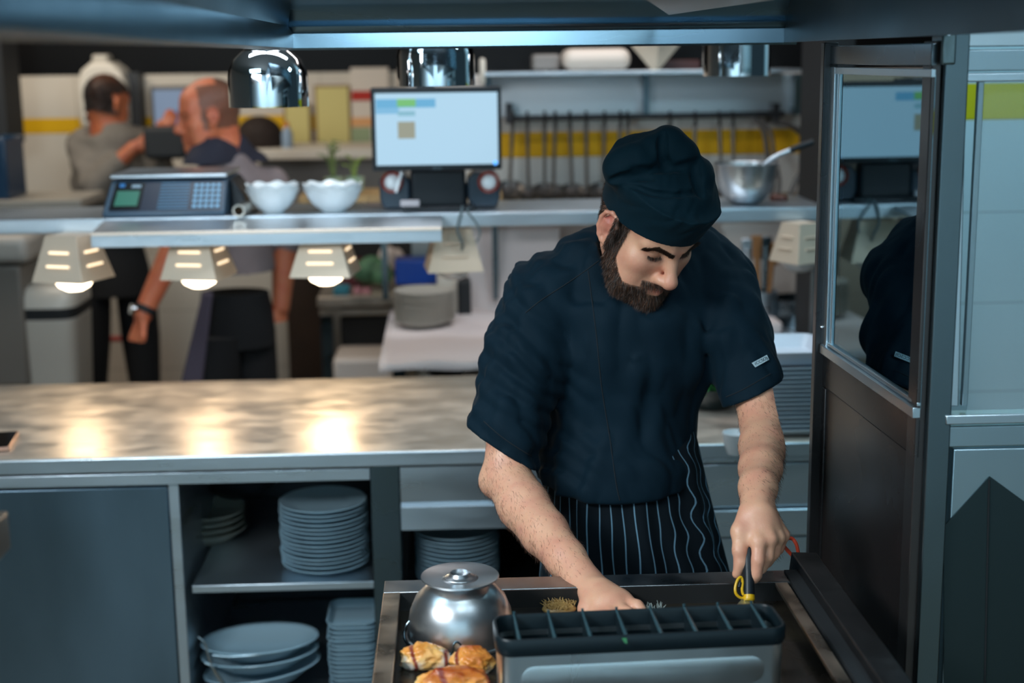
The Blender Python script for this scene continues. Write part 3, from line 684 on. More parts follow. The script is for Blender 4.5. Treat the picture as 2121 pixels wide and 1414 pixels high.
# ------------------------------------------------------------------ on the shelf
# scale
t = thing('kitchen_scale', 'blue-black shop scale with keypad at left on the overhead shelf', 'scale', (P(345, 445, 4.05).x, 4.05, ZSH))
xa, xb = P(212, 440, YS+.01).x, P(466, 440, YS+.01).x
ztp = P(340, 372, YS+.06).z
xa2, xb2 = P(232, 378, YS+.06).x, P(470, 372, YS+.06).x
mb = MB().loft([[(xa, YS+.01, ZSH), (xb, YS+.01, ZSH), (xb, YS+.30, ZSH), (xa, YS+.30, ZSH)],
           [(xa, YS+.005, ZSH+.012), (xb, YS+.005, ZSH+.012), (xb, YS+.30, ZSH+.012), (xa, YS+.30, ZSH+.012)],
           [(xa2, YS+.06, ztp), (xb2, YS+.06, ztp), (xb2, YS+.29, ztp), (xa2, YS+.29, ztp)]])
body = mb.build('scale_body', NAVYP, t, bevel=.004)
def onface(u, v, off=.0015):
    a = Vector((xa, YS+.005, ZSH+.012)).lerp(Vector((xb, YS+.005, ZSH+.012)), u); b = Vector((xa2, YS+.06, ztp)).lerp(Vector((xb2, YS+.06, ztp)), u)
    n = Vector((0, -(ztp-ZSH-.012), .055)).normalized()
    return a.lerp(b, v)+n*off
def facepatch(u0, u1, v0, v1, name, m, par, off=.001):
    return MB().prism([onface(u0, v0, off), onface(u1, v0, off), onface(u1, v1, off), onface(u0, v1, off)], (0, .002, -.001)).build(name, m, par)
pnl = facepatch(.05, .97, .06, .95, 'control_panel', mat('panel_navy', '#0e1f33', .3), t)
facepatch(.045, .30, .10, .92, 'display_bezel', mat('bezel_black', '#0a1013', .2), t, .002)
facepatch(.08, .27, .22, .66, 'display', mat('lcd_green', '#2f6a58', .3, emit='#2f6a58', estr=.12), t, .003)
KEY = mat('key_white', '#7fb0d0', .5); LINE = mat('line_blue', '#4a7c9c', .5)
for i in range(5):
    for j in range(5):
        u, v = .745+i*.048, .18+j*.155
        mb = MB(); mb.prism([onface(u-.015, v-.045, .0035), onface(u+.015, v-.045, .0035), onface(u+.015, v+.045, .0035), onface(u-.015, v+.045, .0035)], (0, .002, 0)).build('key', KEY, pnl)
mb = MB()
for j in range(9):
    v = .12+j*.092; mb.prism([onface(.44, v, .002), onface(.69, v, .002), onface(.69, v+.03, .002), onface(.44, v+.03, .002)], (0, .001, 0))
mb.build('panel_lines', LINE, pnl)
facepatch(.085, .13, .78, .88, 'badge', mat('badge_blue', '#1e6fae', .5), t, .003)
facepatch(.19, .27, .76, .84, 'badge', mat('badge_grey', '#8aa0ae', .5), t, .003)
MB().box((xa2-.002, YS+.045, ztp+.006), (xb2+.002, YS+.31, ztp+.016)).build('weighing_pan', STEEL, t, bevel=.003)
MB().box((xa2+.06, YS+.10, ztp), (xb2-.06, YS+.24, ztp+.008)).build('pan_support', BLACKP, t)
MB().prism([(xb2+.003, YS+.10, ZSH), (xb2+.05, YS+.10, ZSH), (xb2+.04, YS+.10, ZSH+.05), (xb2+.003, YS+.10, ztp)], (0, .18, 0)).build('side_housing', BLACKP, t, bevel=.004)
# pipe
q0 = P(494, 432, YS-.03); q1 = P(540, 388, YS+.25)
q0.z = ZSH+.018; q1.z = ZSH+.018+.0
t = thing('steel_tube', 'open steel tube lying between the scale and the bowls', 'tube', q0)
d = (Vector((q1.x+.0, q1.y, q0.z))-q0).normalized(); qq = d.to_track_quat('Z', 'Y')
MB().lathe([(.0175, 0), (.0175, .26), (.013, .26), (.013, .0)], q0, qq, n=28, closed=True).build('tube', mat('tube_steel', (.62, .58, .52), .3, 1), t)
# wavy bowls, two nested stacks of three
def wavy(r, z, tt): return r*(1+.0 if z < .03 else r*0+1+.03*math.sin(9*tt)*(z/.06)), (.004*math.sin(9*tt+.5) if z > .045 else 0)
def wavy_bowl(lab, loc):
    def wb(r, z, tt):
        k = max(0, (z-.02)/.045); return r*(1+.035*k*math.sin(8*tt)), .004*k*math.sin(8*tt+.6)
    o = MB().lathe([(.001, .0), (.028, 0), (.03, .004), (.045, .015), (.060, .035), (.069, .058), (.072, .064), (.069, .064), (.057, .037), (.042, .018), (.028, .008), (.001, .007)], (0, 0, 0), n=64, wob=wb).build('wavy_bowl', WHITE_C, None, origin=(0, 0, 0))
    tag(o, lab, 'bowl', 'white wavy bowls on the shelf'); o.location = loc; return o
for s_, (px, nm, sc) in enumerate(((567, 'left', 1.0), (691, 'right', 1.12))):
    bx = P(px, 436, YS+.09).x
    first = None
    for i, w_ in enumerate(('bottom', 'middle', 'top')):
        L_ = (bx, YS+.09, ZSH+.001+i*.009)
        lab = f'{w_} white wavy bowl in the {nm} stack on the overhead shelf'
        if first is None: o = first = wavy_bowl(lab, L_)
        else: o = first.copy(); COL.objects.link(o); o['label'] = lab; o.location = L_
        o.rotation_euler.z = i*.3+s_; o.scale = (sc*1.04, sc*1.04, .97)
# monitor
YM = 4.05
mx0, mx1 = P(769, 270, YM).x, P(1039, 270, YM).x
mzb, mzt = P(905, 353, YM).z, P(905, 180, YM).z
t = thing('monitor', 'black computer monitor with light blue screen on the overhead shelf', 'monitor', ((mx0+mx1)/2, YM+.05, ZSH))
MB().box((mx0, YM, mzb), (mx1, YM+.035, mzt)).build('housing', BLACKP, t, bevel=.005)
SCRM = mat('screen_white', (.02, .02, .02), .15, emit=(.50, .76, .96), estr=.80)
def scr_patch(x0, y0, x1, y1, name, colr, st, dy):
    return MB().pbox(x0, y0, x1, y1, YM-dy, .002).build(name, mat('scr_'+name+str(x0), (.02, .02, .02), .15, emit=rgb(colr), estr=st*.85), scr_o)
scr_o = MB().pbox(778, 192, 1031, 341, YM-.002, .003).build('screen', SCRM, t)
scr_patch(778, 205, 902, 223, 'menu_band', '#6db9e6', .9, .003)
scr_patch(778, 223, 826, 236, 'menu_band_low', '#86c6ee', .9, .003)
scr_patch(822, 205, 861, 221, 'green_field', '#7fd07a', .85, .004)
scr_patch(824, 230, 860, 240, 'list_row', '#8fc6da', .9, .004)
scr_patch(824, 252, 860, 287, 'picture_tile', '#a8a893', .85, .004)
writing('acer', 'brand_mark', P(906, 347, YM-.002), .016, mat('print_grey', '#50646e', .5), t)
MB().cyl(P(1026, 337, YM-.004), P(1026, 337, YM+.002), .006, n=16).build('power_light', mat('led_blue', (.05, .2, .8), .3, emit=(.1, .45, 1), estr=1.2), t)
MB().pbox(862, 176, 900, 184, YM+.004, .02).build('webcam', BLACKP, t, bevel=.002)
MB().pbox(850, 350, 965, 430, YM+.04, .05).build('stand_neck', BLACKP, t, bevel=.01)
MB().box((P(835, 430, YM).x, YM-.0, ZSH), (P(985, 430, YM).x, YM+.085, ZSH+.012)).build('stand_base', BLACKP, t, bevel=.004)
# label printer-like black machine with two round silver speakers
t = thing('boombox', 'dark radio with two round silver speakers under the monitor', 'radio', (P(910, 430, 4.12).x, 4.16, ZSH))
bx0, bx1 = P(784, 400, 4.12).x, P(1038, 400, 4.12).x; zt3 = P(910, 356, 4.12).z
for k, (pa, pb_) in enumerate(((786, 850), (968, 1036))):
    xa_, xb_ = P(pa, 400, 4.10).x, P(pb_, 400, 4.10).x
    pr = [(xa_+.01, ZSH+.004), (xb_-.01, ZSH+.004), (xb_, ZSH+.03), (xb_, zt3-.02), (xb_-.02, zt3), (xa_+.02, zt3), (xa_, zt3-.02), (xa_, ZSH+.03)]
    MB().prism([(x, 4.10, z) for x, z in pr], (0, .15, 0)).build('speaker_housing', mat('slate_plastic', '#22323f', .35), t, bevel=.008, seg=3)
for px_ in (812, 1012):
    c = P(px_, 377, 4.096)
    MB().lathe([(.031, 0), (.031, .012), (.0245, .016), (.0245, 0)], c+Vector((0, .008, 0)), Quaternion((1, 0, 0), math.pi/2), n=32, closed=True).build('speaker_ring', mat('orange_ring', '#8c2c14', .4), t)
    MB().lathe([(.001, .012), (.013, .010), (.021, .004), (.024, 0), (.001, 0)], c+Vector((0, .004, 0)), Quaternion((1, 0, 0), math.pi/2), n=32).build('speaker_cone', mat('silver_cone', (.85, .88, .9), .35, 0), t)
MB().box((P(850, 400, 4.12).x, 4.15, ZSH), (P(968, 400, 4.12).x, 4.27, ZSH+.07)).build('radio_body', BLACKP, t, bevel=.01)
MB().pbox(829, 415, 869, 428, 3.99, .02).build('label_strip', mat('label_pinkish', '#a7a0a4', .5), t, bevel=.003)
MB().tube([P(832, 356, 4.07), P(820, 398, 4.07)], .004, 8).build('side_grip', mat('silver_cone', (.85, .88, .9), .35, 0), t)
# cable
mb = MB().tube(catmull([P(958, 428, YS+.05), P(956, 438, YS-.006), P(950, 460, YS-.008), P(948, 480, YS-.006), P(958, 505, YS), P(955, 520, YS+.03)], 6), .004, 8)
mb.tube(catmull([P(972, 430, YS+.05), P(968, 438, YS-.008), P(982, 456, YS-.010), P(994, 480, YS-.01), P(988, 500, YS)], 6), .003, 8)
lone(mb, 'cable', mat('cable_grey', '#5d6b70', .5), 'grey cables hanging over the shelf edge below the monitor', 'cable')
# steel mixing bowl with ladle handle
c = Vector((P(1545, 420, YS+.10).x, YS+.11, ZSH))
KQ = 1.13
t = thing('mixing_bowl', 'steel mixing bowl on the shelf right of the cook', 'bowl', c)
RB = .083
MB().lathe([(r*KQ, z*KQ) for r, z in [(.001, 0), (.030, .0), (.05, .012), (.068, .038), (.079, .07), (RB, .105), (RB+.003, .106), (RB-.001, .103), (.076, .07), (.064, .038), (.045, .014), (.001, .006)]], c, n=56).build('bowl_body', BOWLST, t)
t = thing('strainer_ladle', 'long ladle resting in the mixing bowl, handle up to the right', 'ladle', c+Vector((0, 0, .02)))
MB().tube(catmull([c+Vector((-.02, 0, .03)), c+Vector((.03, 0, .09)), P(1600, 328, YS+.1), P(1640, 310, YS+.1)], 6), .007, 10).build('shaft', STEEL, t)
MB().tube(catmull([P(1636, 312, YS+.1), P(1655, 304, YS+.1), P(1684, 294, YS+.1)], 6), .009, 10).build('grip', BLACKP, t)
lump('red_pepper', 'dark reddish bits beside the mixing bowl', 'pepper', 1612, 412, YS+.2, .025, mat('pepper_dark', '#53261c', .5), 3)

# chrome domes
def dome(label, px0, px1, pyb, Y, hz):
    cxd = P((px0+px1)/2, pyb, Y).x; zb_ = P((px0+px1)/2, pyb, Y).z; r = (P(px1, pyb, Y).x-P(px0, pyb, Y).x)/2
    base = Vector((cxd, Y, zb_)); t = thing('dome_lamp', label, 'lamp', base, 'chrome dome lamps')
    MB().lathe([(r, 0), (r, hz*.50), (r*.97, hz*.62), (r*.86, hz*.78), (r*.70, hz*.88), (r*.62, hz*.92), (r*.60, hz), (r*.30, hz*1.05), (.02, hz*1.06), (.02, hz*1.03), (r*.58, hz*.9), (r*.83, hz*.75), (r*.96, hz*.5), (r*.975, 0)], base, n=64, closed=True).build('dome_shade', CHROME, t)
    MB().cyl(base+Vector((0, 0, hz*1.04)), base+Vector((0, 0, hz*1.04+.12)), .022, n=20).build('lamp_neck', CHROME, t)
    MB().tube([base+Vector((0, 0, hz+.12)), (cxd, Y, 2.98)], .005, 8).build('cord', BLACKP, t)
    MB().sphere(base+Vector((0, 0, hz*.45)), .028, 20, 12).build('bulb', BULBD, t)
dome('left chrome dome lamp above the bald man', 475, 640, 221, 3.05, .125)
dome('middle chrome dome lamp above the monitor', 822, 984, 177, 3.15, .13)
dome('right chrome dome lamp under the hood edge near the glass', 1456, 1594, 157, 3.45, .14)
# ------------------------------------------------------------------ extraction hood
ZH = 1.767
t = thing('extraction_hood', 'large blue steel extraction hood above the cook', 'hood', (.15, 2.75, ZH))
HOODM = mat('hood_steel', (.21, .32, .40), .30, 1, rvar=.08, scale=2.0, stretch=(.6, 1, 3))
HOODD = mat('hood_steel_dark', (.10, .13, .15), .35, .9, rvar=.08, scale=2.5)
XHL, XHR = -.305, .66
pr = [(2.752, ZH), (2.748, ZH), (2.745, ZH+.004), (2.748, ZH+.030), (2.738, ZH+.036), (2.735, ZH+.043), (2.742, ZH+.046), (2.71, ZH+.078), (2.70, ZH+.083), (2.60, ZH+.16), (2.60, ZH+.30), (2.76, ZH+.30), (2.76, ZH+.002)]
MB().prism([(XHL, y, z) for y, z in pr], (XHR-XHL, 0, 0)).build('far_canopy', HOODM, t)
pl = [(XHL, ZH), (XHL-.012, ZH), (XHL-.012, ZH+.36), (XHL+.05, ZH+.36), (XHL+.05, ZH+.20), (XHL+.002, ZH+.045), (XHL+.010, ZH+.034), (XHL+.010, ZH+.004)]
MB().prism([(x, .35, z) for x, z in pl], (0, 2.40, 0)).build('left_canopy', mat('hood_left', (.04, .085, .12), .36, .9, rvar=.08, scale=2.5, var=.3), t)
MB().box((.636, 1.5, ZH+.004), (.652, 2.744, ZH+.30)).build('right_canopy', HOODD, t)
d0, d1, d2, d3 = PZ(1385, 31, 1.822), PZ(1604, 0, 1.822), PZ(1640, -90, 1.822), PZ(1250, -60, 1.822)
MB().prism([d0, d1, d2, d3], (0, 0, .25)).build('duct_box', mat('duct_steel', (.55, .57, .58), .36, 1, rvar=.08, scale=3), t, bevel=.001)

# ------------------------------------------------------------------ glazed screen at the right end of the griddle
A = P(1711, 715, 2.49); A.z = 0; B = P(1907, 850, 2.01); B.z = 0; AB = B-A
NR = Vector((AB.y, -AB.x, 0)).normalized()       # towards the griddle (-X)
if NR.x > 0: NR = -NR
def SP(u, z, off=0): p = A+AB*u+NR*off; return Vector((p.x, p.y, z))
def on_plane(px, py):
    d = ray(px, py); n = NR; tt = (A-CAM).dot(Vector((n.x, n.y, 0)))/d.dot(n); return CAM+d*tt
def slab(mb, u0, u1, z0, z1, o0, o1):
    a = [SP(u0, z0, o0), SP(u1, z0, o0), SP(u1, z1, o0), SP(u0, z1, o0)]
    return mb.prism(a, NR*(o1-o0))
ALU = mat('aluminium_frame', (.74, .84, .90), .36, 1, rvar=.08, scale=5)
DGL = mat('panel_gloss_dark', (.016, .012, .011), .30, .0, rvar=.06, scale=2.5, spec=.6)
POSTD = mat('post_dark', (.05, .048, .05), .28, .8, rvar=.08, scale=3)
t = thing('glass_screen', 'steel framed glass splash screen with dark lower panel right of the cook', 'screen', (.6, 2.0, .3))
zt_r, zb_r = P(1710, 95, 2.49).z, P(1710, 134, 2.49).z
z_gt, z_gb = P(1735, 148, 2.49).z, P(1710, 715, 2.49).z
slab(MB(), -.05, 1.0, zb_r, zt_r, -.012, .008).build('top_rail', mat('rail_steel_dark', (.22, .26, .29), .25, 1, rvar=.08, scale=4), t, bevel=.0015)
MB().box((A.x-.019, 2.493, .30), (A.x+.006, 2.515, 1.768)).build('far_post', POSTD, t, bevel=.0015)
slab(MB(), -.01, .05, z_gb-.004, z_gt+.008, 0, .008).build('frame_stile', ALU, t, bevel=.001)
slab(MB(), .062, .085, z_gb+.01, z_gt, -.002, .004).build('inner_stile', ALU, t, bevel=.0008)
slab(MB(), 0, 1.0, z_gt-.004, z_gt+.008, 0, .007).build('frame_head', ALU, t, bevel=.001)
slab(MB(), 0, 1.0, z_gb-.013, z_gb+.003, 0, .012).build('frame_sill', ALU, t, bevel=.001)
slab(MB(), .0, 1.0, z_gb+.005, z_gb+.011, -.003, .006).build('inner_sill', ALU, t, bevel=.001)
# glass pane
gm = bpy.data.materials.new('window_glass'); gm.use_nodes = True; nt = gm.node_tree; nt.nodes.clear()
out = nt.nodes.new('ShaderNodeOutputMaterial'); mx = nt.nodes.new('ShaderNodeMixShader'); tr = nt.nodes.new('ShaderNodeBsdfTransparent'); gl = nt.nodes.new('ShaderNodeBsdfGlossy'); fr = nt.nodes.new('ShaderNodeFresnel')
tr.inputs[0].default_value = (.34, .46, .50, 1); gl.inputs['Roughness'].default_value = .012; gl.inputs[0].default_value = (.62, .90, 1, 1); fr.inputs[0].default_value = 3.8
nt.links.new(fr.outputs[0], mx.inputs[0]); nt.links.new(tr.outputs[0], mx.inputs[1]); nt.links.new(gl.outputs[0], mx.inputs[2]); nt.links.new(mx.outputs[0], out.inputs[0])
slab(MB(), .03, 1.0, z_gb, z_gt, -.001, .001).build('glass_pane', gm, t)
slab(MB(), -.02, 1.0, z_gb-.075, z_gb-.014, -.012, .004).build('mid_rail', POSTD, t, bevel=.002)
slab(MB(), .02, 1.0, .30, z_gb-.077, -.012, 0).build('lower_panel', DGL, t, bevel=.001)
slab(MB(), -.02, .03, .30, z_gb-.077, -.012, .004).build('lower_stile', POSTD, t, bevel=.002)
slab(MB(), -.02, 1.0, .30, .34, -.01, .006).build('kick_rail', STEEL_D, t)
for (x, y) in ((1720, 163), (1717, 432), (1711, 677)):
    p = on_plane(x, y); MB().sphere(p+NR*.008, .0042, 14, 8).build('rivet', CHROME, t)
# near corner post
pxm = lambda px, py=600: P(px, py, 2.010).x
t = thing('corner_post', 'tall steel corner post at the near end of the glass screen', 'post', (pxm(1940), 2.010, 0))
xq0, xq1, xq2 = P(1909, 600, 2.010).x, P(1930, 600, 2.010).x, P(1978, 600, 2.010).x
MB().box((xq0, 2.01, .3), (xq1, 2.05, 1.765)).build('inner_channel', mat('post_brown', (.09, .08, .078), .3, .8, rvar=.05), t, bevel=.002)
MB().box((xq1, 1.998, .3), (xq2, 2.06, 2.2)).build('post_body', mat('post_steel', (.17, .22, .24), .32, 1, rvar=.08, scale=3), t, bevel=.002)
# bracket with screws
t = thing('hinge_bracket', 'cast bracket with two screws at the top of the corner post', 'bracket', P(1965, 130, 1.996))
MB().pbox(1952, 60, 1982, 134, 1.990, .008).build('bracket_plate', mat('bracket_steel', (.22, .28, .29), .4, .9, bump=.001, bscale=60), t, bevel=.003)
for (x, y) in ((1959, 50), (1966, 68)): MB().cyl(P(x, y, 1.992), P(x, y, 1.982), .005, .004, 16).build('screw', CHROME, t)
# frontal steel work to the right with window
t = thing('steel_partition', 'steel partition with window frame at the right edge', 'partition', (pxm(2080), 2.010, 0))
PST = mat('partition_steel', (.50, .61, .66), .34, 1, rvar=.10, scale=2.2)
def fb(x0, y0, x1, y1, Y, d, name, m, **k): return MB().pbox(x0, y0, x1, y1, Y, d).build(name, m, t, **k)
fb(1980, -320, 3600, 88, 2.010, .02, 'upper_panel', mat('partition_bright', (.84, .92, .96), .42, 1, rvar=.08, scale=3), bevel=.002)
fb(1984, 93, 3600, 138, 2.005, .025, 'top_rail', PST, bevel=.002)
fb(1990, 141, 3600, 160, 2.002, .02, 'window_head', ALU, bevel=.002)
MB().prism([P(1972, 150, 2.005), P(2003, 150, 2.005), P(1986, 842, 2.005), P(1952, 842, 2.005)], (0, .03, 0)).build('window_jamb', ALU, t, bevel=.002)
fb(2010, 160, 2022, 840, 2.02, .01, 'inner_jamb', mat('jamb_inner', (.40, .50, .54), .35, .9), bevel=.001)
fb(1960, 842, 3600, 862, 1.995, .03, 'window_sill', mat('sill_bright', (.74, .80, .84), .25, 1), bevel=.002)
fb(1958, 865, 3600, 908, 2.005, .03, 'mid_rail', PST, bevel=.002)
fb(1956, 912, 3600, 1700, 2.008, .03, 'lower_panel', PST, bevel=.002)
g2 = MB().pbox(2022, 160, 3600, 840, 2.023, .003).build('glass_pane', mat('pane_clear', (.8, .9, .92), .03, 0, alpha=.13), t)
MB().prism([P(1956, 1700, 2.006), P(1955, 1090, 2.006), P(2050, 986, 2.006), P(2160, 1066, 2.006), P(2160, 1700, 2.006)], (0, .002, 0)).build('painted_reflection', mat('reflection_dark', (.05, .075, .08), .38, .85), t)  # dark reflection in the panel, shaped as a thin plate
MB().tube([P(2049, 992, 2.005), P(2034, 1700, 2.005)], .0014, 6).build('seam', BLACKM, t)  # vertical line within the same painted reflection

# ------------------------------------------------------------------ griddle
ZR, ZP = .93, .900
gx0, gx1, gy1, gy0 = -.122, .513, 2.167, 1.15
t = thing('griddle', 'flat top griddle with oily black plate in front of the cook', 'griddle', (.2, gy0, 0))
RIM = mat('rim_oily', (.46, .38, .30), .34, 1, var=.35, scale=14, rvar=.12, bump=.0006, bscale=50)
RIMB = mat('rim_grey', (.36, .37, .38), .33, 1, var=.3, scale=12, rvar=.12)
PLATE = mat('plate_black', (.018, .015, .013), .24, .3, rvar=.12, scale=11, bump=.0006, bscale=18, col2=(.04, .032, .022))
rw = .027
MB().box((gx0, gy0, ZR-.006), (gx0+rw, gy1-.0525, ZR)).build('left_rim', RIM, t, bevel=.0015)
MB().box((gx0, gy1-.052, ZR-.006), (gx1+.02, gy1, ZR)).build('back_rim', RIMB, t, bevel=.0015)
MB().box((gx1-rw+.01, gy0, ZR-.006), (gx1+.004, gy1-.053, ZR)).build('right_rim', RIM, t, bevel=.0015)
MB().box((gx0+rw-.003, gy1-.056, ZP), (gx1, gy1-.0525, ZR-.001)).build('back_wall', mat('wall_oily', (.05, .05, .05), .3, .6), t)
MB().box((gx0+rw-.004, gy0, ZP), (gx0+rw-.001, gy1-.05, ZR-.001)).build('left_wall', MATS['wall_oily'], t)
MB().box((gx0+.003, gy0, ZP-.02), (gx1, gy1-.05, ZP)).build('cooking_plate', PLATE, t)
MB().box((gx0+.002, gy0+.01, .1), (gx1+.06, gy1-.01, ZP-.021)).build('cabinet_body', STEEL_D, t, bevel=.003)
MB().box((gx1+.008, gy0, ZP-.02), (gx1+.030, gy1-.01, ZR+.004)).build('channel', BLACKM, t)
MB().prism([(gx1+.026, gy0, ZR-.02), (gx1+.075, gy0, ZR-.02), (gx1+.072, gy0, ZR+.016), (gx1+.030, gy0, ZR+.018)], (0, gy1+.035-gy0, 0)).build('side_guard', mat('guard_dark', (.05, .05, .052), .33, .8, var=.4, scale=10, rvar=.1), t, bevel=.002)
for xx in (gx0+.05, gx1-.05):
    for yy in (gy0+.08, gy1-.1): MB().cyl((xx, yy, 0), (xx, yy, .1), .02, n=16).build('foot', BLACKP, t)

# inverted steel bowl
bc = PZ(955, 1316, ZP); ztopb = P(970, 1196, bc.y-.002).z
H = ztopb-ZP
t = thing('pedestal_bowl', 'steel pedestal bowl turned upside down on the griddle', 'bowl', bc)
MB().lathe([((r*1.05 if z < .096 else r*1.05), z) for r, z in [(.0775, 0), (.0795, .001), (.079, .004), (.0765, .005), (.0755, .02), (.072, .042), (.064, .062), (.050, .078), (.034, .088), (.022, .093), (.015, .0955), (.0135, .100), (.02, H-.006), (.034, H-.003), (.052, H-.001), (.0555, H+.002), (.0550, H+.0035), (.050, H+.002), (.030, H-.0005), (.024, H-.001), (.0225, H+.0012), (.021, H-.0005), (.001, H-.0012)]], bc, n=72).build('bowl_body', BOWLST, t)
def bp(a, r, z): return bc+Vector((math.cos(a)*r, math.sin(a)*r, z))
a0, a1 = math.radians(188), math.radians(262)
pts = [bp(a0, .077, .03), bp(a0+.02, .082, .024), bp(a0+.04, .086, .014)]+[bp(a0+(a1-a0)*k/8, .087, .006) for k in range(1, 8)]+[bp(a1-.03, .084, .008), bp(a1, .082, .020), bp(a1+.06, .080, .024), bp(a1+.14, .079, .018), bp(a1+.15, .081, .006), bp(a1+.06, .083, .004)]
MB().tube(catmull(pts, 4), .0016, 8).build('wire_handle', STEEL_D, t)

# chicken pieces
def sdf_noise_blob(name, label, cat, c, rx, ry, rz, rot, m, seedv, group):
    mb = MB(); bmesh.ops.create_icosphere(mb.bm, subdivisions=5, radius=1)
    Rm = Matrix.Rotation(rot, 3, 'Z')
    for v in mb.bm.verts:
        d = v.co.normalized(); n1 = noise.noise(d*1.6+Vector((seedv, 0, 0))); n2 = noise.noise(d*5+Vector((seedv*3, 1, 0))); n3 = noise.noise(d*14+Vector((0, seedv, 2)))
        band = math.sin(d.x*7+n1*4+seedv); s = 1+.20*n1+.09*n2+.03*n3+.035*band
        q = Vector((d.x*rx*s, d.y*ry*s, d.z*rz*s)); q.z = max(q.z, -rz*.55)
        v.co = c+Rm @ q+Vector((0, 0, rz*.55))
    o = mb.build(name, m, None); tag(o, label, cat, group); return o
def chick_mat(name, seedv, gold):
    m = bpy.data.materials.new(name); m.use_nodes = True; nt = m.node_tree; b = nt.nodes['Principled BSDF']; N = nt.nodes.new; L = nt.links.new
    tc = N('ShaderNodeTexCoord'); mp = N('ShaderNodeMapping'); mp.inputs['Location'].default_value = (seedv, seedv*2, 0); L(tc.outputs['Object'], mp.inputs[0])
    n = N('ShaderNodeTexNoise'); n.inputs['Scale'].default_value = 22; n.inputs['Detail'].default_value = 5; L(mp.outputs[0], n.inputs['Vector'])
    g = N('ShaderNodeNewGeometry'); sp = N('ShaderNodeSeparateXYZ'); L(tc.outputs['Object'], sp.inputs[0])
    a = N('ShaderNodeMath'); a.operation = 'MULTIPLY_ADD'; L(sp.outputs['Z'], a.inputs[0]); a.inputs[1].default_value = 9; L(n.outputs['Fac'], a.inputs[2])
    r = N('ShaderNodeValToRGB'); L(a.outputs[0], r.inputs[0]); e = r.color_ramp.elements
    e[0].position = .50-gold; e[0].color = (*rgb('#d9cdc2'), 1); e[1].position = .62-gold; e[1].color = (*rgb('#ecb66c'), 1)
    x = e.new(.76-gold); x.color = (*rgb('#e0903c'), 1); x = e.new(.97-gold*.6); x.color = (*rgb('#a84812'), 1)
    wv = N('ShaderNodeTexWave'); wv.inputs['Scale'].default_value = 6; wv.inputs['Distortion'].default_value = 5; wv.inputs['Detail'].default_value = 2; L(mp.outputs[0], wv.inputs['Vector'])
    rr = N('ShaderNodeValToRGB'); rr.color_ramp.elements[0].position = .93; rr.color_ramp.elements[1].position = 1.0; L(wv.outputs['Fac'], rr.inputs[0])
    mx = N('ShaderNodeMix'); mx.data_type = 'RGBA'; L(rr.outputs[0], mx.inputs[0]); L(r.outputs[0], mx.inputs[6]); mx.inputs[7].default_value = (*rgb('#7c2a20'), 1)
    L(mx.outputs[2], b.inputs['Base Color']); b.inputs['Roughness'].default_value = .32; b.inputs['Subsurface Weight'].default_value = .15; b.inputs['Subsurface Scale'].default_value = .005
    bpn = N('ShaderNodeBump'); bpn.inputs['Distance'].default_value = .002; L(n.outputs['Fac'], bpn.inputs['Height']); L(bpn.outputs[0], b.inputs['Normal'])
    return m
G = 'bacon-wrapped chicken pieces on the griddle'
c1, c2, c3 = PZ(880, 1378, ZP), PZ(977, 1384, ZP), PZ(938, 1432, ZP)
sdf_noise_blob('chicken_piece', 'chicken piece wrapped in bacon, with pale side, below the wire handle', 'chicken', c1, .036, .024, .021, -.1, chick_mat('chicken_a', 1.3, .02), 1.3, G)
sdf_noise_blob('chicken_piece', 'golden browned chicken piece against the knife box', 'chicken', c2, .031, .025, .020, -.4, chick_mat('chicken_b', 4.7, .12), 4.1, G)
sdf_noise_blob('chicken_piece', 'yellow chicken piece cut off by the bottom of the photo', 'chicken', c3, .048, .030, .022, .05, chick_mat('chicken_c', 8.2, .04), 7.7, G)
# shredded fried piece by the hand and scraps
cs = PZ(1158, 1268, ZP)
mb = MB(); mb.sphere(cs+Vector((0, 0, .006)), (.027, .018, .009), 20, 12)
for i in range(160):
    a = random.uniform(0, 6.28); r = .026*math.sqrt(random.random()); p = cs+Vector((math.cos(a)*r, math.sin(a)*r*.75, .012)); d = Vector((random.uniform(-1, 1), random.uniform(-.2, 1), random.uniform(0, .8))).normalized()*random.uniform(.004, .009)
    mb.tube([p, p+d], [.0009, .0004], 4)
lone(mb, 'fried_noodles', mat('golden_straw', '#a5814a', .4, var=.4, scale=40), 'golden shredded fried piece left of the cook\'s hand', 'food')
cs = PZ(1352, 1268, ZP+.01); mb = MB()
for i in range(40):
    p = cs+Vector((random.uniform(-.015, .015), random.uniform(-.01, .01), 0)); mb.tube([p, p+Vector((random.uniform(-.01, .01), random.uniform(-.004, .01), random.uniform(.002, .016)))], [.001, .0004], 4)
lone(mb, 'onion_scraps', mat('scrap_white', '#9aa4a0', .5), 'small pale scraps behind the knife box', 'food')
# green herb bit on container
# ------------------------------------------------------------------ knife box
ZK = 1.0
f0, f1 = PZ(1030, 1328, ZK), PZ(1634, 1300, ZK); b0 = PZ(1038, 1272, ZK)
ex = (f1-f0).normalized(); ey = Vector((-ex.y, ex.x, 0)); Wk = (f1-f0).length; Dk = (b0-f0).dot(ey)
Mk = Matrix(((ex.x, ey.x, 0, f0.x), (ex.y, ey.y, 0, f0.y), (0, 0, 1, 0), (0, 0, 0, 1)))
def KP(x, y, z): return Mk @ Vector((x, y, z))
def kr(inset, z, r=.022): return [KP(Wk/2+x, Dk/2+y, z) for x, y, _ in rrect(Wk/2-inset, Dk/2-inset, max(.004, r-inset), 0, 5)]
t = thing('knife_box', 'steel box with black divided top in the foreground', 'box', KP(Wk/2, Dk/2, ZP))
KST = mat('knifebox_steel', (.80, .86, .88), .30, 1, rvar=.04, scale=3, stretch=(5, 5, .5))
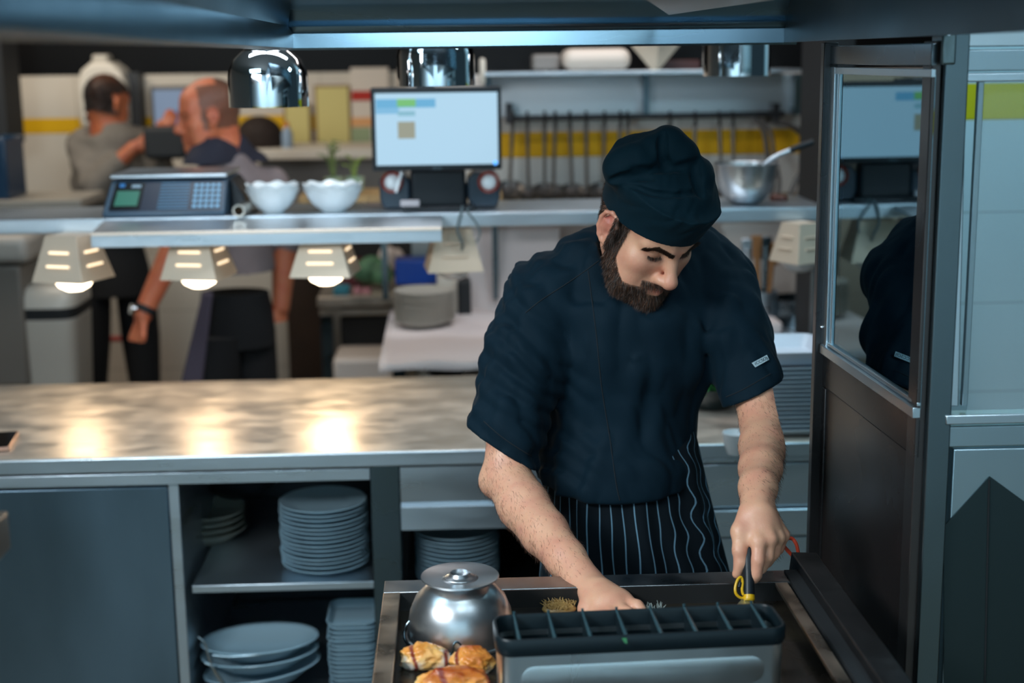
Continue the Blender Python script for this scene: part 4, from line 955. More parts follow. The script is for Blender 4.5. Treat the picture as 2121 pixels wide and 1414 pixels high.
MB().loft([kr(.004, ZP+.001), kr(.003, ZK-.022), kr(.006, ZK-.022), kr(.007, ZP+.004)], cap=False).build('box_body', KST, t)
MB().loft([kr(.004, ZP+.001), kr(.004, ZP+.004)]).build('box_base', KST, t)
mb = MB().loft([kr(.001, ZK-.024), kr(-.001, ZK-.020), kr(-.001, ZK-.003), kr(.001, ZK), kr(.0035, ZK), kr(.005, ZK-.003), kr(.008, ZK-.075), kr(.0075, ZK-.075), kr(.003, ZK-.024), kr(.001, ZK-.024)], cap=False)
mb.build('black_collar', mat('collar_black', (.007, .014, .018), .35, 0, spec=.3, bump=.0001, bscale=200), t)
for i in range(8):
    x = Wk*(i+.86)/8.15 if i else Wk*.086
    x = Wk*(.077+i*.1215)
    mb = MB().prism([KP(x-.0012, .005, ZK-.03), KP(x+.0012, .005, ZK-.03), KP(x+.0012, Dk-.005, ZK-.03), KP(x-.0012, Dk-.005, ZK-.03)], (0, 0, .026))
    dv = mb.build('divider', MATS['collar_black'], t)
    MB().tube([KP(x, .003, ZK-.004), KP(x, Dk-.003, ZK-.001), KP(x, Dk-.001, ZK+.004)], [.003, .0018, .002], 8).build('divider_rib', mat('rib_teal', (.03, .07, .085), .25), dv)

mb = MB(); ins = [KP(Wk*.5+x, .0032, ZK-.058+z) for x, z, _ in rrect(Wk*.42, .019, .0185, 0, 8)]; ins2 = [KP(Wk*.5+x, .0022, ZK-.058+z) for x, z, _ in rrect(Wk*.413, .0145, .0145, 0, 8)]
mb.loft([ins, ins2]); mb.build('embossed_bead', KST, t)
p = PZ(1288, 1322, ZK); lone(MB().prism([p, p+Vector((.006, -.002, .001)), p+Vector((.007, -.004, -.006)), p+Vector((.003, -.004, -.004))], (0, .0015, 0)), 'herb_leaf', mat('herb_green', '#1f6a3c', .5), 'tiny green herb scrap on the collar of the knife box', 'leaf')

# red cord
mb = MB(); yc = 2.26
mb.tube(catmull([P(1605, 1122, yc-.02), P(1636, 1114, yc), P(1648, 1124, yc), P(1653, 1142, yc), P(1655, 1160, yc+.005)], 6), .0032, 8)
mb.tube(catmull([P(1612, 1118, yc-.02), P(1630, 1138, yc), P(1650, 1160, yc), P(1668, 1182, yc-.03), P(1690, 1212, yc-.05)], 6), .0032, 8)
lone(mb, 'lanyard', mat('cord_red', '#c4452c', .5), 'thin orange-red lanyard looped behind the cook\'s hand', 'lanyard')
# left edge bits
lone(MB().box((P(-160, 1090, 1.9).x, 1.3, P(5, 1085, 1.6).z-.03), (P(19, 1075, 1.6).x, 1.6, P(5, 1057, 1.6).z)), 'side_table', mat('side_steel_warm', (.5, .42, .34), .3, 1), 'corner of a warm-toned steel table at the lower left edge', 'table', bevel=.003)
# ------------------------------------------------------------------ implicit surfaces for bodies and cloth
def smin(a, b, k):
    if k <= 0: return np.minimum(a, b)
    h = np.clip(.5+.5*(b-a)/k, 0, 1); return b*(1-h)+a*h-k*h*(1-h)
class Field:
    def __init__(s, lo, hi, h):
        s.lo = np.array(lo, float); s.h = h; s.n = np.ceil((np.array(hi)-s.lo)/h).astype(int)+1
        s.V = np.full(s.n, .06, np.float32); s.ax = [s.lo[i]+h*np.arange(s.n[i]) for i in range(3)]
    def sl(s, lo, hi):
        a = np.clip(np.floor((np.array(lo)-s.lo)/s.h).astype(int), 0, s.n); b = np.clip(np.ceil((np.array(hi)-s.lo)/s.h).astype(int)+1, 0, s.n)
        return tuple(slice(a[i], b[i]) for i in range(3))
    def grid(s, sl):
        return (s.ax[0][sl[0]][:, None, None], s.ax[1][sl[1]][None, :, None], s.ax[2][sl[2]][None, None, :])
    def put(s, sl, d, k, sub):
        V = s.V[sl]
        if V.size == 0: return
        s.V[sl] = (-smin(-V, d, k)) if sub else smin(V, d, k)
    def cap(s, p0, p1, r0, r1, k=.01, sub=False, flat=None, ff=1.0):
        p0, p1 = np.array(p0, float), np.array(p1, float); m = max(r0, r1)+k+2*s.h+.005
        sl = s.sl(np.minimum(p0, p1)-m, np.maximum(p0, p1)+m); X, Y, Z = s.grid(sl)
        if X.size*Y.size*Z.size == 0: return
        d = p1-p0; dd = d@d+1e-12
        qx, qy, qz = X-p0[0], Y-p0[1], Z-p0[2]
        t = np.clip((qx*d[0]+qy*d[1]+qz*d[2])/dd, 0, 1)
        ex, ey, ez = qx-t*d[0], qy-t*d[1], qz-t*d[2]
        if flat is not None:
            n = np.array(flat, float); n /= np.linalg.norm(n); w = (ex*n[0]+ey*n[1]+ez*n[2])*(1/ff-1)
            ex, ey, ez = ex+w*n[0], ey+w*n[1], ez+w*n[2]
        s.put(sl, np.sqrt(ex*ex+ey*ey+ez*ez)-(r0+(r1-r0)*t), k, sub)
    def chain(s, pts, rs, k=.01, **kw):
        for a, b, r0, r1 in zip(pts[:-1], pts[1:], rs[:-1], rs[1:]): s.cap(a, b, r0, r1, k, **kw)
    def ell(s, c, r, k=.01, R=None, sub=False):
        c = np.array(c, float); r = np.array(r if hasattr(r, '__len__') else (r,)*3, float); m = r.max()+k+2*s.h+.005
        sl = s.sl(c-m, c+m); X, Y, Z = s.grid(sl)
        if X.size*Y.size*Z.size == 0: return
        q = (X-c[0], Y-c[1], Z-c[2])
        if R is not None: q = tuple(q[0]*R[i][0]+q[1]*R[i][1]+q[2]*R[i][2] for i in range(3))
        k0 = np.sqrt(sum((q[i]/r[i])**2 for i in range(3))); k1 = np.sqrt(sum((q[i]/r[i]**2)**2 for i in range(3)))+1e-9
        s.put(sl, k0*(k0-1)/k1, k, sub)
    def plane(s, p, n, k=.004, lo=None, hi=None):
        """cut away the side the normal points to"""
        n = np.array(n, float); n /= np.linalg.norm(n); p = np.array(p, float)
        sl = s.sl(lo if lo is not None else s.lo, hi if hi is not None else s.lo+s.n*s.h); X, Y, Z = s.grid(sl)
        d = (X-p[0])*n[0]+(Y-p[1])*n[1]+(Z-p[2])*n[2]; s.V[sl] = -smin(-s.V[sl], -d, k)
    def mesh(s, name, smooth=2):
        V = s.V; IN = V < 0; nx, ny, nz = V.shape
        c = np.zeros((nx-1, ny-1, nz-1), np.int8)
        for i in (0, 1):
            for j in (0, 1):
                for k in (0, 1): c += IN[i:nx-1+i, j:ny-1+j, k:nz-1+k]
        act = (c > 0) & (c < 8); idx = np.argwhere(act); N = len(idx)
        ids = np.full(act.shape, -1, np.int32); ids[act] = np.arange(N)
        acc = np.zeros((N, 3)); cnt = np.zeros(N)
        cor = [(i, j, k) for i in (0, 1) for j in (0, 1) for k in (0, 1)]
        val = {o: V[idx[:, 0]+o[0], idx[:, 1]+o[1], idx[:, 2]+o[2]].astype(float) for o in cor}
        for a in cor:
            for ax in range(3):
                if a[ax]: continue
                b = list(a); b[ax] = 1; b = tuple(b); va, vb = val[a], val[b]; m = (va < 0) != (vb < 0)
                t = va/np.where(m, va-vb, 1); p = np.array(a)+np.outer(t, np.array(b)-np.array(a))
                acc[m] += p[m]; cnt[m] += 1
        co = (idx+acc/np.maximum(cnt, 1)[:, None])*s.h+s.lo
        F = []
        for ax in range(3):
            o = [0, 0, 0]; o[ax] = 1
            A_ = IN[:nx-o[0], :ny-o[1], :nz-o[2]]; B_ = IN[o[0]:, o[1]:, o[2]:]
            e = np.argwhere(A_ != B_); u, v = (ax+1) % 3, (ax+2) % 3
            ok = (e[:, u] > 0) & (e[:, v] > 0) & (e[:, u] < V.shape[u]-1) & (e[:, v] < V.shape[v]-1); e = e[ok]
            sgn = A_[e[:, 0], e[:, 1], e[:, 2]]
            q = []
            for du, dv in ((-1, -1), (0, -1), (0, 0), (-1, 0)):
                w_ = e.copy(); w_[:, u] += du; w_[:, v] += dv; q.append(ids[w_[:, 0], w_[:, 1], w_[:, 2]])
            q = np.stack(q, 1); q[~sgn] = q[~sgn][:, ::-1]; F.append(q)
        F = np.concatenate(F); F = F[(F >= 0).all(1)]
        for _ in range(smooth):
            su = np.zeros_like(co); cn = np.zeros(N)
            for a in range(4):
                b = (a+1) % 4
                np.add.at(su, F[:, a], co[F[:, b]]); np.add.at(su, F[:, b], co[F[:, a]]); np.add.at(cn, F[:, a], 1); np.add.at(cn, F[:, b], 1)
            co = co*.4+.6*su/np.maximum(cn, 1)[:, None]
        return co, F
def raw_mesh(name, co, F):
    me = bpy.data.meshes.new(name); me.vertices.add(len(co)); me.vertices.foreach_set('co', co.astype(np.float32).ravel())
    me.loops.add(F.size); me.loops.foreach_set('vertex_index', F.astype(np.int32).ravel())
    me.polygons.add(len(F)); me.polygons.foreach_set('loop_start', np.arange(0, F.size, 4, dtype=np.int32))
    me.update(calc_edges=True); me.validate(); me.shade_smooth(); return me
def vnormals(me):
    n = np.empty(len(me.vertices)*3, np.float32); me.vertices.foreach_get('normal', n); return n.reshape(-1, 3)
def strands(pts, nrm, dirs, length, width, seg=3, curl=.3, up=None):
    """thin tapering ribbons growing from pts"""
    n = len(pts); L = (length*RNG.uniform(.6, 1.15, n))[:, None]
    side = np.cross(dirs, RNG.normal(size=(n, 3))); side /= np.linalg.norm(side, axis=1)[:, None]+1e-9
    bend = RNG.normal(size=(n, 3))*curl; co = []; 
    for k in range(seg+1):
        t = k/seg; d = dirs+nrm*(.55*(1-t))+bend*t; d = d/(np.linalg.norm(d, axis=1)[:, None]+1e-9)
        p = pts if k == 0 else p+d*L/seg
        wv = width*(1-t)**.6*.5+1e-5; co += [p-side*wv, p+side*wv]
    co = np.stack(co, 1).reshape(-1, 3); m = 2*(seg+1)
    F = np.array([[2*k, 2*k+1, 2*k+3, 2*k+2] for k in range(seg)]); F = (F[None]+(np.arange(n)*m)[:, None, None]).reshape(-1, 4)
    return co, F
def fbm(x, y, z, f, seed=0):
    """cheap smooth pseudo-noise from sines"""
    r = np.random.default_rng(seed); v = 0
    for i in range(6):
        a = r.normal(size=3)*f*(1+.35*i); v = v+np.sin(a[0]*x+a[1]*y+a[2]*z+r.uniform(0, 6.28))/(1+.35*i)
    return v/3.2

def head_frame(C, yaw, pitch, roll=0.0):
    """C world centre; yaw towards image right, pitch down. returns x(left of the person), y(forward), z(up)"""
    f = Vector((math.cos(pitch)*math.sin(yaw), -math.cos(pitch)*math.cos(yaw), -math.sin(pitch)))
    u = Vector((math.sin(pitch)*math.sin(yaw), -math.sin(pitch)*math.cos(yaw), math.cos(pitch)))
    x = Vector((math.cos(yaw), math.sin(yaw), 0))
    if roll: q = Quaternion(f, roll); u, x = q @ u, q @ x
    return C, x, f, u
def HP(fr, x, y, z): return np.array(fr[0]+fr[1]*x+fr[2]*y+fr[3]*z)
def HR(fr): return [list(fr[1]), list(fr[2]), list(fr[3])]
def HL(fr, co):
    """world coords -> head-local"""
    q = co-np.array(fr[0]); return np.stack([q@np.array(fr[i]) for i in (1, 2, 3)], 1)
def add_head(F, fr, s=1.0, ears=(1, -1), jaw=1.0, detail=True):
    R = HR(fr); h = lambda x, y, z: HP(fr, x*s, y*s, z*s)
    E = lambda c, r, k=.012, sub=False: F.ell(h(*c), [a*s for a in r], k*s, R, sub)
    Cp = lambda a, b, r0, r1, k=.01, sub=False: F.cap(h(*a), h(*b), r0*s, r1*s, k*s, sub)
    E((0, -.012, .032), (.074, .098, .090), .01)
    E((0, .018, -.030), (.063, .070, .080), .03)
    for q in (1, -1):
        Cp((q*.054, .0, -.045), (q*.040, .045, -.088), .020, .020, .03)
        Cp((q*.040, .045, -.088), (0, .072, -.104), .020, .019, .02)
        E((q*.043, .056, -.026), (.024, .024, .022), .022)
        E((q*.036, .050, -.060), (.026, .028, .030), .02)
        Cp((q*.048, .066, .018), (q*.012, .086, .017), .010, .0105, .014)
    E((0, .058, .045), (.052, .026, .040), .025)
    for q in (1, -1): E((q*.033, .096, .002), (.0195, .019, .0135), .012, True)
    for q in (1, -1):
        E((q*.032, .0665, .003), (.0165, .0155, .0140), .003)
        Cp((q*.046, .069, -.007), (q*.020, .080, -.009), .0030, .0030, .006)
    Cp((0, .084, .012), (0, .094, -.012), .0075, .0088, .014)
    Cp((0, .094, -.012), (0, .1105, -.037), .0088, .0125, .010)
    E((0, .107, -.042), (.0135, .0125, .0115), .008)
    for q in (1, -1):
        E((q*.0135, .095, -.043), (.0075, .0125, .0090), .006)
        E((q*.0075, .101, -.0545), (.0036, .005, .0030), .002, True)
    if detail:
        for q in (1, -1): Cp((q*.006, .0905, .018), (q*.008, .089, .034), .0022, .0012, .004)
    E((0, .074, -.070), (.030, .022, .026), .016)
    for q in (1, -1):
        Cp((0, .0945, -.066), (q*.021, .083, -.071), .0046, .0026, .006)
        Cp((0, .0935, -.0765), (q*.019, .083, -.0735), .0056, .0028, .006)
    Cp((-.02, .091, -.0712), (.02, .091, -.0712), .0012, .0012, .002, True)
    E((0, .076, -.104), (.022, .017, .016), .014)
    for q in ears:
        # ear: flat shell, rolled rim, hollow, lobe
        er = lambda y, z, o=0: h(q*(.0775+o+max(0, -y)*.35), y+.009, z-.002)
        E((q*.080, -.001, -.006), (.0065, .0165, .028), .006)
        rim = [(.006, -.002), (.008, .014), (.0, .027), (-.012, .0305), (-.023, .024), (-.0275, .010), (-.026, -.008), (-.019, -.022), (-.010, -.030)]
        pts = [er(a, b, .0045) for a, b in rim]
        for a, b in zip(pts[:-1], pts[1:]): F.cap(a, b, .0038*s, .0038*s, .003*s)
        F.ell(er(-.004, -.028, .001), [.0055*s, .0085*s, .010*s], .005*s, R)
        F.ell(er(-.007, -.003, .009), [.0105*s, .0095*s, .0135*s], .003*s, R, True)
        F.ell(er(-.012, .015, .010), [.0075*s, .0095*s, .0085*s], .003*s, R, True)
        anti = [(-.018, .010), (-.0185, -.004), (-.014, -.016)]
        ap = [er(a, b, .0035) for a, b in anti]
        for a, b in zip(ap[:-1], ap[1:]): F.cap(a, b, .003*s, .003*s, .003*s)
        F.ell(er(.005, -.008, .003), [.004*s, .004*s, .006*s], .003*s, R)
        Cp((q*.060, -.005, .0), (q*.074, -.006, -.002), .016, .014, .01)

def skin_mat(name, base, red, dark, rough=.42):
    m = bpy.data.materials.new(name); m.use_nodes = True; nt = m.node_tree; b = nt.nodes['Principled BSDF']; N = nt.nodes.new; L = nt.links.new
    tc = N('ShaderNodeTexCoord'); n = N('ShaderNodeTexNoise'); n.inputs['Scale'].default_value = 28; n.inputs['Detail'].default_value = 4; L(tc.outputs['Object'], n.inputs['Vector'])
    r = N('ShaderNodeValToRGB'); r.color_ramp.elements[0].position = .35; r.color_ramp.elements[1].position = .72
    r.color_ramp.elements[0].color = (*rgb(base), 1); r.color_ramp.elements[1].color = (*rgb(red), 1); L(n.outputs['Fac'], r.inputs[0])
    at = N('ShaderNodeVertexColor'); at.layer_name = 'tone'; sp = N('ShaderNodeSeparateColor'); L(at.outputs[0], sp.inputs[0])
    m1 = N('ShaderNodeMix'); m1.data_type = 'RGBA'; L(sp.outputs[0], m1.inputs[0]); L(r.outputs[0], m1.inputs[6]); m1.inputs[7].default_value = (*rgb('#b4524a'), 1)
    m2 = N('ShaderNodeMix'); m2.data_type = 'RGBA'; L(sp.outputs[1], m2.inputs[0]); L(m1.outputs[2], m2.inputs[6]); m2.inputs[7].default_value = (*rgb(dark), 1)
    L(m2.outputs[2], b.inputs['Base Color']); b.inputs['Roughness'].default_value = rough
    b.inputs['Subsurface Weight'].default_value = .18; b.inputs['Subsurface Radius'].default_value = (1, .35, .2); b.inputs['Subsurface Scale'].default_value = .008
    n2 = N('ShaderNodeTexNoise'); n2.inputs['Scale'].default_value = 420; L(tc.outputs['Object'], n2.inputs['Vector']); bp = N('ShaderNodeBump'); bp.inputs['Distance'].default_value = .0003; L(n2.outputs['Fac'], bp.inputs['Height']); L(bp.outputs[0], b.inputs['Normal'])
    return m
def set_tone(me, r, g):
    a = me.color_attributes.new('tone', 'FLOAT_COLOR', 'POINT'); v = np.zeros((len(me.vertices), 4), np.float32); v[:, 0] = np.clip(r, 0, 1); v[:, 1] = np.clip(g, 0, 1); v[:, 3] = 1
    a.data.foreach_set('color', v.ravel())
def gauss(L_, c, w): return np.exp(-(((L_-np.array(c))/np.array(w))**2).sum(1))
# ------------------------------------------------------------------ the cook
V3 = lambda *a: np.array(P(*a))
cook = thing('person', 'bearded cook in navy cap and shirt with striped apron, bent over the griddle', 'person', (P(1300, 900, 2.6).x, 2.62, 0))
FR = head_frame(P(1341, 462, 2.47), math.radians(30), math.radians(37))
SKIN = skin_mat('skin_cook', '#e2aa8a', '#d8967c', '#5a4238')
# head, finer grid
c_ = np.array(FR[0])
FH = Field(c_-.155, c_+.155, .0016)
add_head(FH, FR)
NK = V3(1322, 590, 2.56)
FH.cap(HP(FR, 0, -.035, -.035), NK, .055, .062, .02)
coH, fH = FH.mesh('h', 2)
# arms, hands, trunk
FB = Field((-.16, 1.98, .86), (.56, 2.76, 1.50), .003)
Vc = lambda *a: V3(*a)
FB.chain([V3(1338, 500, 2.55), NK, V3(1310, 760, 2.63), V3(1280, 900, 2.66)], [.052, .058, .09, .10], .02)
FB.cap(V3(1150, 620, 2.58), V3(1470, 590, 2.58), .05, .05, .04)
# right arm (image left)
RE = V3(1048, 984, 2.44)
FB.chain([V3(1125, 640, 2.54), V3(1062, 860, 2.48), RE], [.050, .044, .0405], .02)
FB.chain([RE, V3(1084, 1046, 2.37), V3(1128, 1103, 2.29), V3(1172, 1157, 2.21), V3(1208, 1199, 2.155)], [.0415, .0440, .0395, .0325, .0275], .012)
FB.ell(V3(1020, 1000, 2.44), .022, .02)
# right hand, fingers spread on the meat behind the knife box
wr = V3(1208, 1199, 2.155)
FB.cap(wr, V3(1262, 1243, 2.09), .029, .036, .012, flat=(0, .35, 1), ff=.62)
kn = [V3(1298, 1248, 2.075), V3(1284, 1262, 2.055), V3(1262, 1272, 2.045), V3(1238, 1276, 2.05)]
fe = [V3(1342, 1282, 2.03), V3(1318, 1297, 2.005), V3(1288, 1305, 1.995), V3(1255, 1304, 2.01)]
for a, b in zip(kn, fe):
    m_ = (a+b)/2+np.array((0, 0, .008)); FB.cap(V3(1240, 1225, 2.11), a, .016, .0115, .012); FB.chain([a, m_, b], [.0115, .0098, .0082], .004)
FB.chain([V3(1222, 1222, 2.12), V3(1214, 1262, 2.08), V3(1222, 1290, 2.05)], [.016, .012, .009], .01)
# left arm (image right)
LE = V3(1581, 878, 2.43)
FB.chain([V3(1500, 610, 2.56), V3(1552, 770, 2.50), LE], [.046, .0405, .0395], .02)
FB.chain([LE, V3(1580, 925, 2.37), V3(1575, 970, 2.28), V3(1570, 1010, 2.205), V3(1568, 1040, 2.165)], [.0395, .0400, .0350, .0300, .0270], .012)
# left hand gripping the scraper
FB.ell(V3(1572, 1080, 2.130), (.030, .020, .034), .016)
K = [V3(1571, 1122, 2.098), V3(1594, 1117, 2.104), V3(1611, 1113, 2.120), V3(1622, 1108, 2.138)]
W0 = [V3(1556, 1052, 2.150), V3(1567, 1050, 2.145), V3(1578, 1050, 2.150), V3(1586, 1052, 2.158)]
for a, b, r in zip(W0, K, (.0145, .0145, .0135, .0125)): FB.cap(a, b, r, r*.86, .012)
for a, r in zip(K, (.0120, .0118, .0110, .0100)): FB.ell(a, r, .005)
FB.chain([K[0], V3(1570, 1160, 2.084), V3(1566, 1190, 2.082), V3(1562, 1199, 2.084)], [.0112, .0104, .0095, .0082], .003)
FB.chain([K[1], V3(1590, 1152, 2.100), V3(1577, 1176, 2.104), V3(1566, 1184, 2.115)], [.0110, .0102, .0092, .0080], .003)
FB.chain([K[2], V3(1603, 1145, 2.122), V3(1588, 1164, 2.128), V3(1572, 1168, 2.135)], [.0104, .0098, .0090, .0080], .003)
FB.chain([K[3], V3(1613, 1136, 2.145), V3(1600, 1150, 2.150), V3(1586, 1155, 2.155)], [.0095, .0088, .0080, .0072], .003)
FB.chain([V3(1549, 1060, 2.140), V3(1533, 1100, 2.120), V3(1532, 1140, 2.103), V3(1534, 1166, 2.098), V3(1526, 1189, 2.096)], [.0155, .0140, .0110, .0098, .0078], .007)
FB.cap(V3(1537, 1104, 2.118), V3(1560, 1112, 2.110), .010, .010, .012)
coB, fB = FB.mesh('b', 2)
co = np.concatenate([coH, coB]); fc = np.concatenate([fH, fB+len(coH)])
me = raw_mesh('body', co, fc); me.materials.append(SKIN)
lc = HL(FR, co); isH = np.arange(len(co)) < len(coH)
dist = np.linalg.norm(lc, axis=1) < .16
red = .0+gauss(lc, (0, .095, -.0715), (.020, .03, .0075))*.75
for q in (1, -1):
    red = red+gauss(lc, (q*.045, .07, -.035), (.018, .04, .014))*.30+gauss(lc, (q*.082, -.012, .006), (.014, .022, .030))*.95
red = red+gauss(lc, (0, .115, -.042), (.014, .02, .012))*.25+gauss(lc, (0, .09, .02), (.012, .03, .012))*.15
def beard_mask(l):
    x, y, z = np.abs(l[:, 0]), l[:, 1], l[:, 2]
    line = -.030-.040*np.clip((y-.020)/.045, 0, 1)                  # cheek line falls from sideburn to the mouth corner
    side = (x > .045) & (y > .008) & (y < .032) & (z < .030) & (z > -.06)
    low = (z < line) & (y > .010+.0*z) & (z > -.16)
    must = (z < -.0545) & (z > -.0665) & (y > .07) & (x < .036)
    lip = (z > -.083) & (z < -.0655) & (x < .021) & (y > .085)
    neckcut = (z < -.105) & (y < .030)
    return (side | low | must) & ~lip & ~neckcut
bm_ = beard_mask(lc) & isH
drk = bm_*.55
for q in (1, -1): drk = drk+gauss(lc, (q*.030, .085, -.006), (.016, .02, .010))*.22
for K_ in K: pass
set_tone(me, red*dist, drk*dist)
o = link('body', me, cook)
nr = vnormals(me)
HAIR = mat('hair_brown', '#38251a', .5, var=.5, scale=200); HAIRL = mat('hair_auburn', '#7a4e32', .45)
def grow(name, mask, n, direction, length, width, m, parent, curl=.3, seg=3, label=None):
    ii = RNG.choice(np.flatnonzero(mask), n); p = co[ii]+RNG.normal(size=(n, 3))*.0006; nn = nr[ii]
    d = direction(lc[ii], nn) if callable(direction) else np.tile(np.array(direction, float), (n, 1))
    d = d/(np.linalg.norm(d, axis=1)[:, None]+1e-9)
    a, b = strands(p, nn, d, length, width, seg, curl); q = raw_mesh(name, a, b); q.materials.append(m)
    o_ = link(name, q, parent); o_['kind'] = 'stuff'
    if label: o_['label'] = label
    return o_
body = o
U_, F_ = np.array(FR[3]), np.array(FR[2]); X_ = np.array(FR[1])
def bdir(l, nn): return -U_[None]*.9+F_[None]*(.25+2*np.clip(l[:, 1:2], 0, 1))+X_[None]*l[:, 0:1]*3
grow('beard', bm_ & (lc[:, 1] < .2), 17000, bdir, .0130, .00050, HAIR, cook, .40, label='dark brown full beard')
grow('beard_highlights', bm_ & (lc[:, 2] < -.03), 2600, bdir, .0135, .00036, HAIRL, cook, .5)
for q in (1, -1):
    bx = np.abs(lc[:, 0]*q-.031)
    zz = .0118+.0105*np.clip((lc[:, 0]*q-.010)/.03, 0, 1)-.010*np.clip((lc[:, 0]*q-.040)/.014, 0, 1)
    mk_ = isH & (lc[:, 1] > .06) & (lc[:, 0]*q > .007) & (lc[:, 0]*q < .056) & (np.abs(lc[:, 2]-zz) < .0043)
    grow('eyebrow', mk_, 1700, lambda l, nn, q=q: X_[None]*q+U_[None]*.15, .0080, .00042, HAIR, cook, .15)
    el = isH & (np.abs(lc[:, 0]*q-.032) < .0135) & (np.abs(lc[:, 2]+.0055-(.003*((lc[:, 0]*q-.032)/.013)**2)) < .0018) & (lc[:, 1] > .07)
    if el.sum() > 10: grow('eyelashes', el, 260, lambda l, nn, q=q: F_[None]*.6-U_[None]*.7+X_[None]*q*.2, .0065, .0004, HAIR, cook, .1)
hr = isH & (np.abs(lc[:, 0]) > .04) & (lc[:, 1] < .012) & (lc[:, 1] > -.12) & (lc[:, 2] < .07) & (lc[:, 2] > -.045-.0*lc[:, 1]) & ~((np.abs(lc[:, 0]) > .071) & (lc[:, 1] > -.034)) & ~((lc[:, 1] > -.03) & (lc[:, 2] < .03))
grow('hair', hr & (lc[:, 2] < .06), 6000, lambda l, nn: -U_[None]*.8-F_[None]*.6, .008, .0005, HAIR, cook, .2)
arm = ~isH & (co[:, 2] < 1.16) & (((co[:, 0] < P(1215, 1200, 2.15).x) & (co[:, 1] > 2.13)) | ((co[:, 0] > P(1500, 1000, 2.2).x) & (co[:, 1] > 2.135)))
grow('arm_hair', arm, 9000, lambda l, nn: np.array((.35, -.5, -.8))[None]+0*l, .0105, .00036, mat('hair_arm', '#4a3022', .6), cook, .5)

# ---------------------------------------------------------------- shirt
CLOTH = mat('cloth_navy', (.0012, .0110, .0200), .75, spec=.14, sheen=.03, bump=.0004, bscale=900, var=.12, scale=6)
FS = Field((-.20, 2.25, .93), (.60, 2.86, 1.56), .0035)
FS.ell(V3(1300, 700, 2.575), (.172, .120, .165), .03)
FS.ell(V3(1283, 880, 2.60), (.142, .130, .17), .05)
FS.ell(V3(1278, 985, 2.575), (.150, .150, .14), .04)
FS.cap(V3(1145, 628, 2.575), V3(1480, 600, 2.585), .070, .066, .04)
FS.chain([V3(1150, 606, 2.575), V3(1225, 566, 2.575), V3(1300, 540, 2.59)], [.058, .066, .076], .03)
FS.chain([V3(1330, 560, 2.60), V3(1420, 545, 2.61), V3(1490, 575, 2.60)], [.078, .074, .058], .03)
RSH = V3(1050, 922, 2.47); LSH = V3(1558, 808, 2.475)
FS.chain([V3(1132, 628, 2.56), V3(1086, 745, 2.53), V3(1050, 880, 2.485), V3(1040, 960, 2.46)], [.073, .070, .0600, .0575], .02)
FS.chain([V3(1490, 610, 2.57), V3(1522, 700, 2.525), V3(1554, 795, 2.485), V3(1566, 850, 2.46)], [.068, .062, .0535, .0520], .012)
# soft folds
sl = FS.sl(FS.lo, FS.lo+FS.n*FS.h); X, Y, Z = FS.grid(sl)
near = np.abs(FS.V) < .03
fold = fbm(X, Y, Z, 26, 3)*.0050+np.abs(fbm(X*1.0, Y, Z*.55, 44, 5))*-.0085+np.abs(fbm(X+Z*.6, Y, Z, 30, 15))*-.006
dg = (X-.02)*.75+Z*1.0                                             # diagonal drag folds towards the armpits
slv = np.exp(-((X-V3(1080, 760, 2.5)[0])/.11)**2)
fold = fold-slv*.0075*np.abs(np.sin(dg*62+3*fbm(X, Y, Z, 9, 8)))**1.5
FS.V = FS.V+np.where(near, fold, 0).astype(np.float32)
# seams: yoke and front placket
def seam(pts, r, d=.004):
    for a, b in zip(pts[:-1], pts[1:]): FS.cap(a, b, r, r, .003, sub=True)
# neck opening, hem, cuffs
FS.cap(HP(FR, 0, -.035, -.035), V3(1322, 600, 2.545), .062, .064, .006, sub=True)
FS.ell(V3(1365, 585, 2.46), (.035, .05, .05), .01, sub=True)
hz = V3(1280, 1040, 2.42)[2]
pL, pF, pR = V3(1105, 962, 2.60), V3(1285, 1044, 2.43), V3(1440, 945, 2.60)
n_ = np.cross(pF-pL, pR-pF); n_ = n_ if n_[2] < 0 else -n_
FS.plane((pL+pF+pR)/3, n_, .004, lo=(P(1099, 900, 2.6).x, 2.2, .9), hi=(P(1452, 900, 2.6).x, 2.9, 1.12))
def cuff(A_, B_, C_, ar, lo, hi):
    n = np.cross(np.array(B_)-A_, np.array(C_)-A_); n = n if n@ar > 0 else -n
    FS.plane(A_, n, .002, lo=lo, hi=hi); return n/np.linalg.norm(n)
cR = cuff(V3(990, 892, 2.50), V3(1103, 964, 2.47), V3(1046, 944, 2.40), RSH-V3(1132, 628, 2.56), (-.3, 2.2, .9), (P(1106, 950, 2.47).x, 2.9, 1.2))
cL = cuff(V3(1513, 832, 2.50), V3(1603, 790, 2.50), V3(1560, 822, 2.43), LSH-V3(1490, 610, 2.575), (P(1462, 800, 2.5).x, 2.2, .9), (.7, 2.9, 1.35))
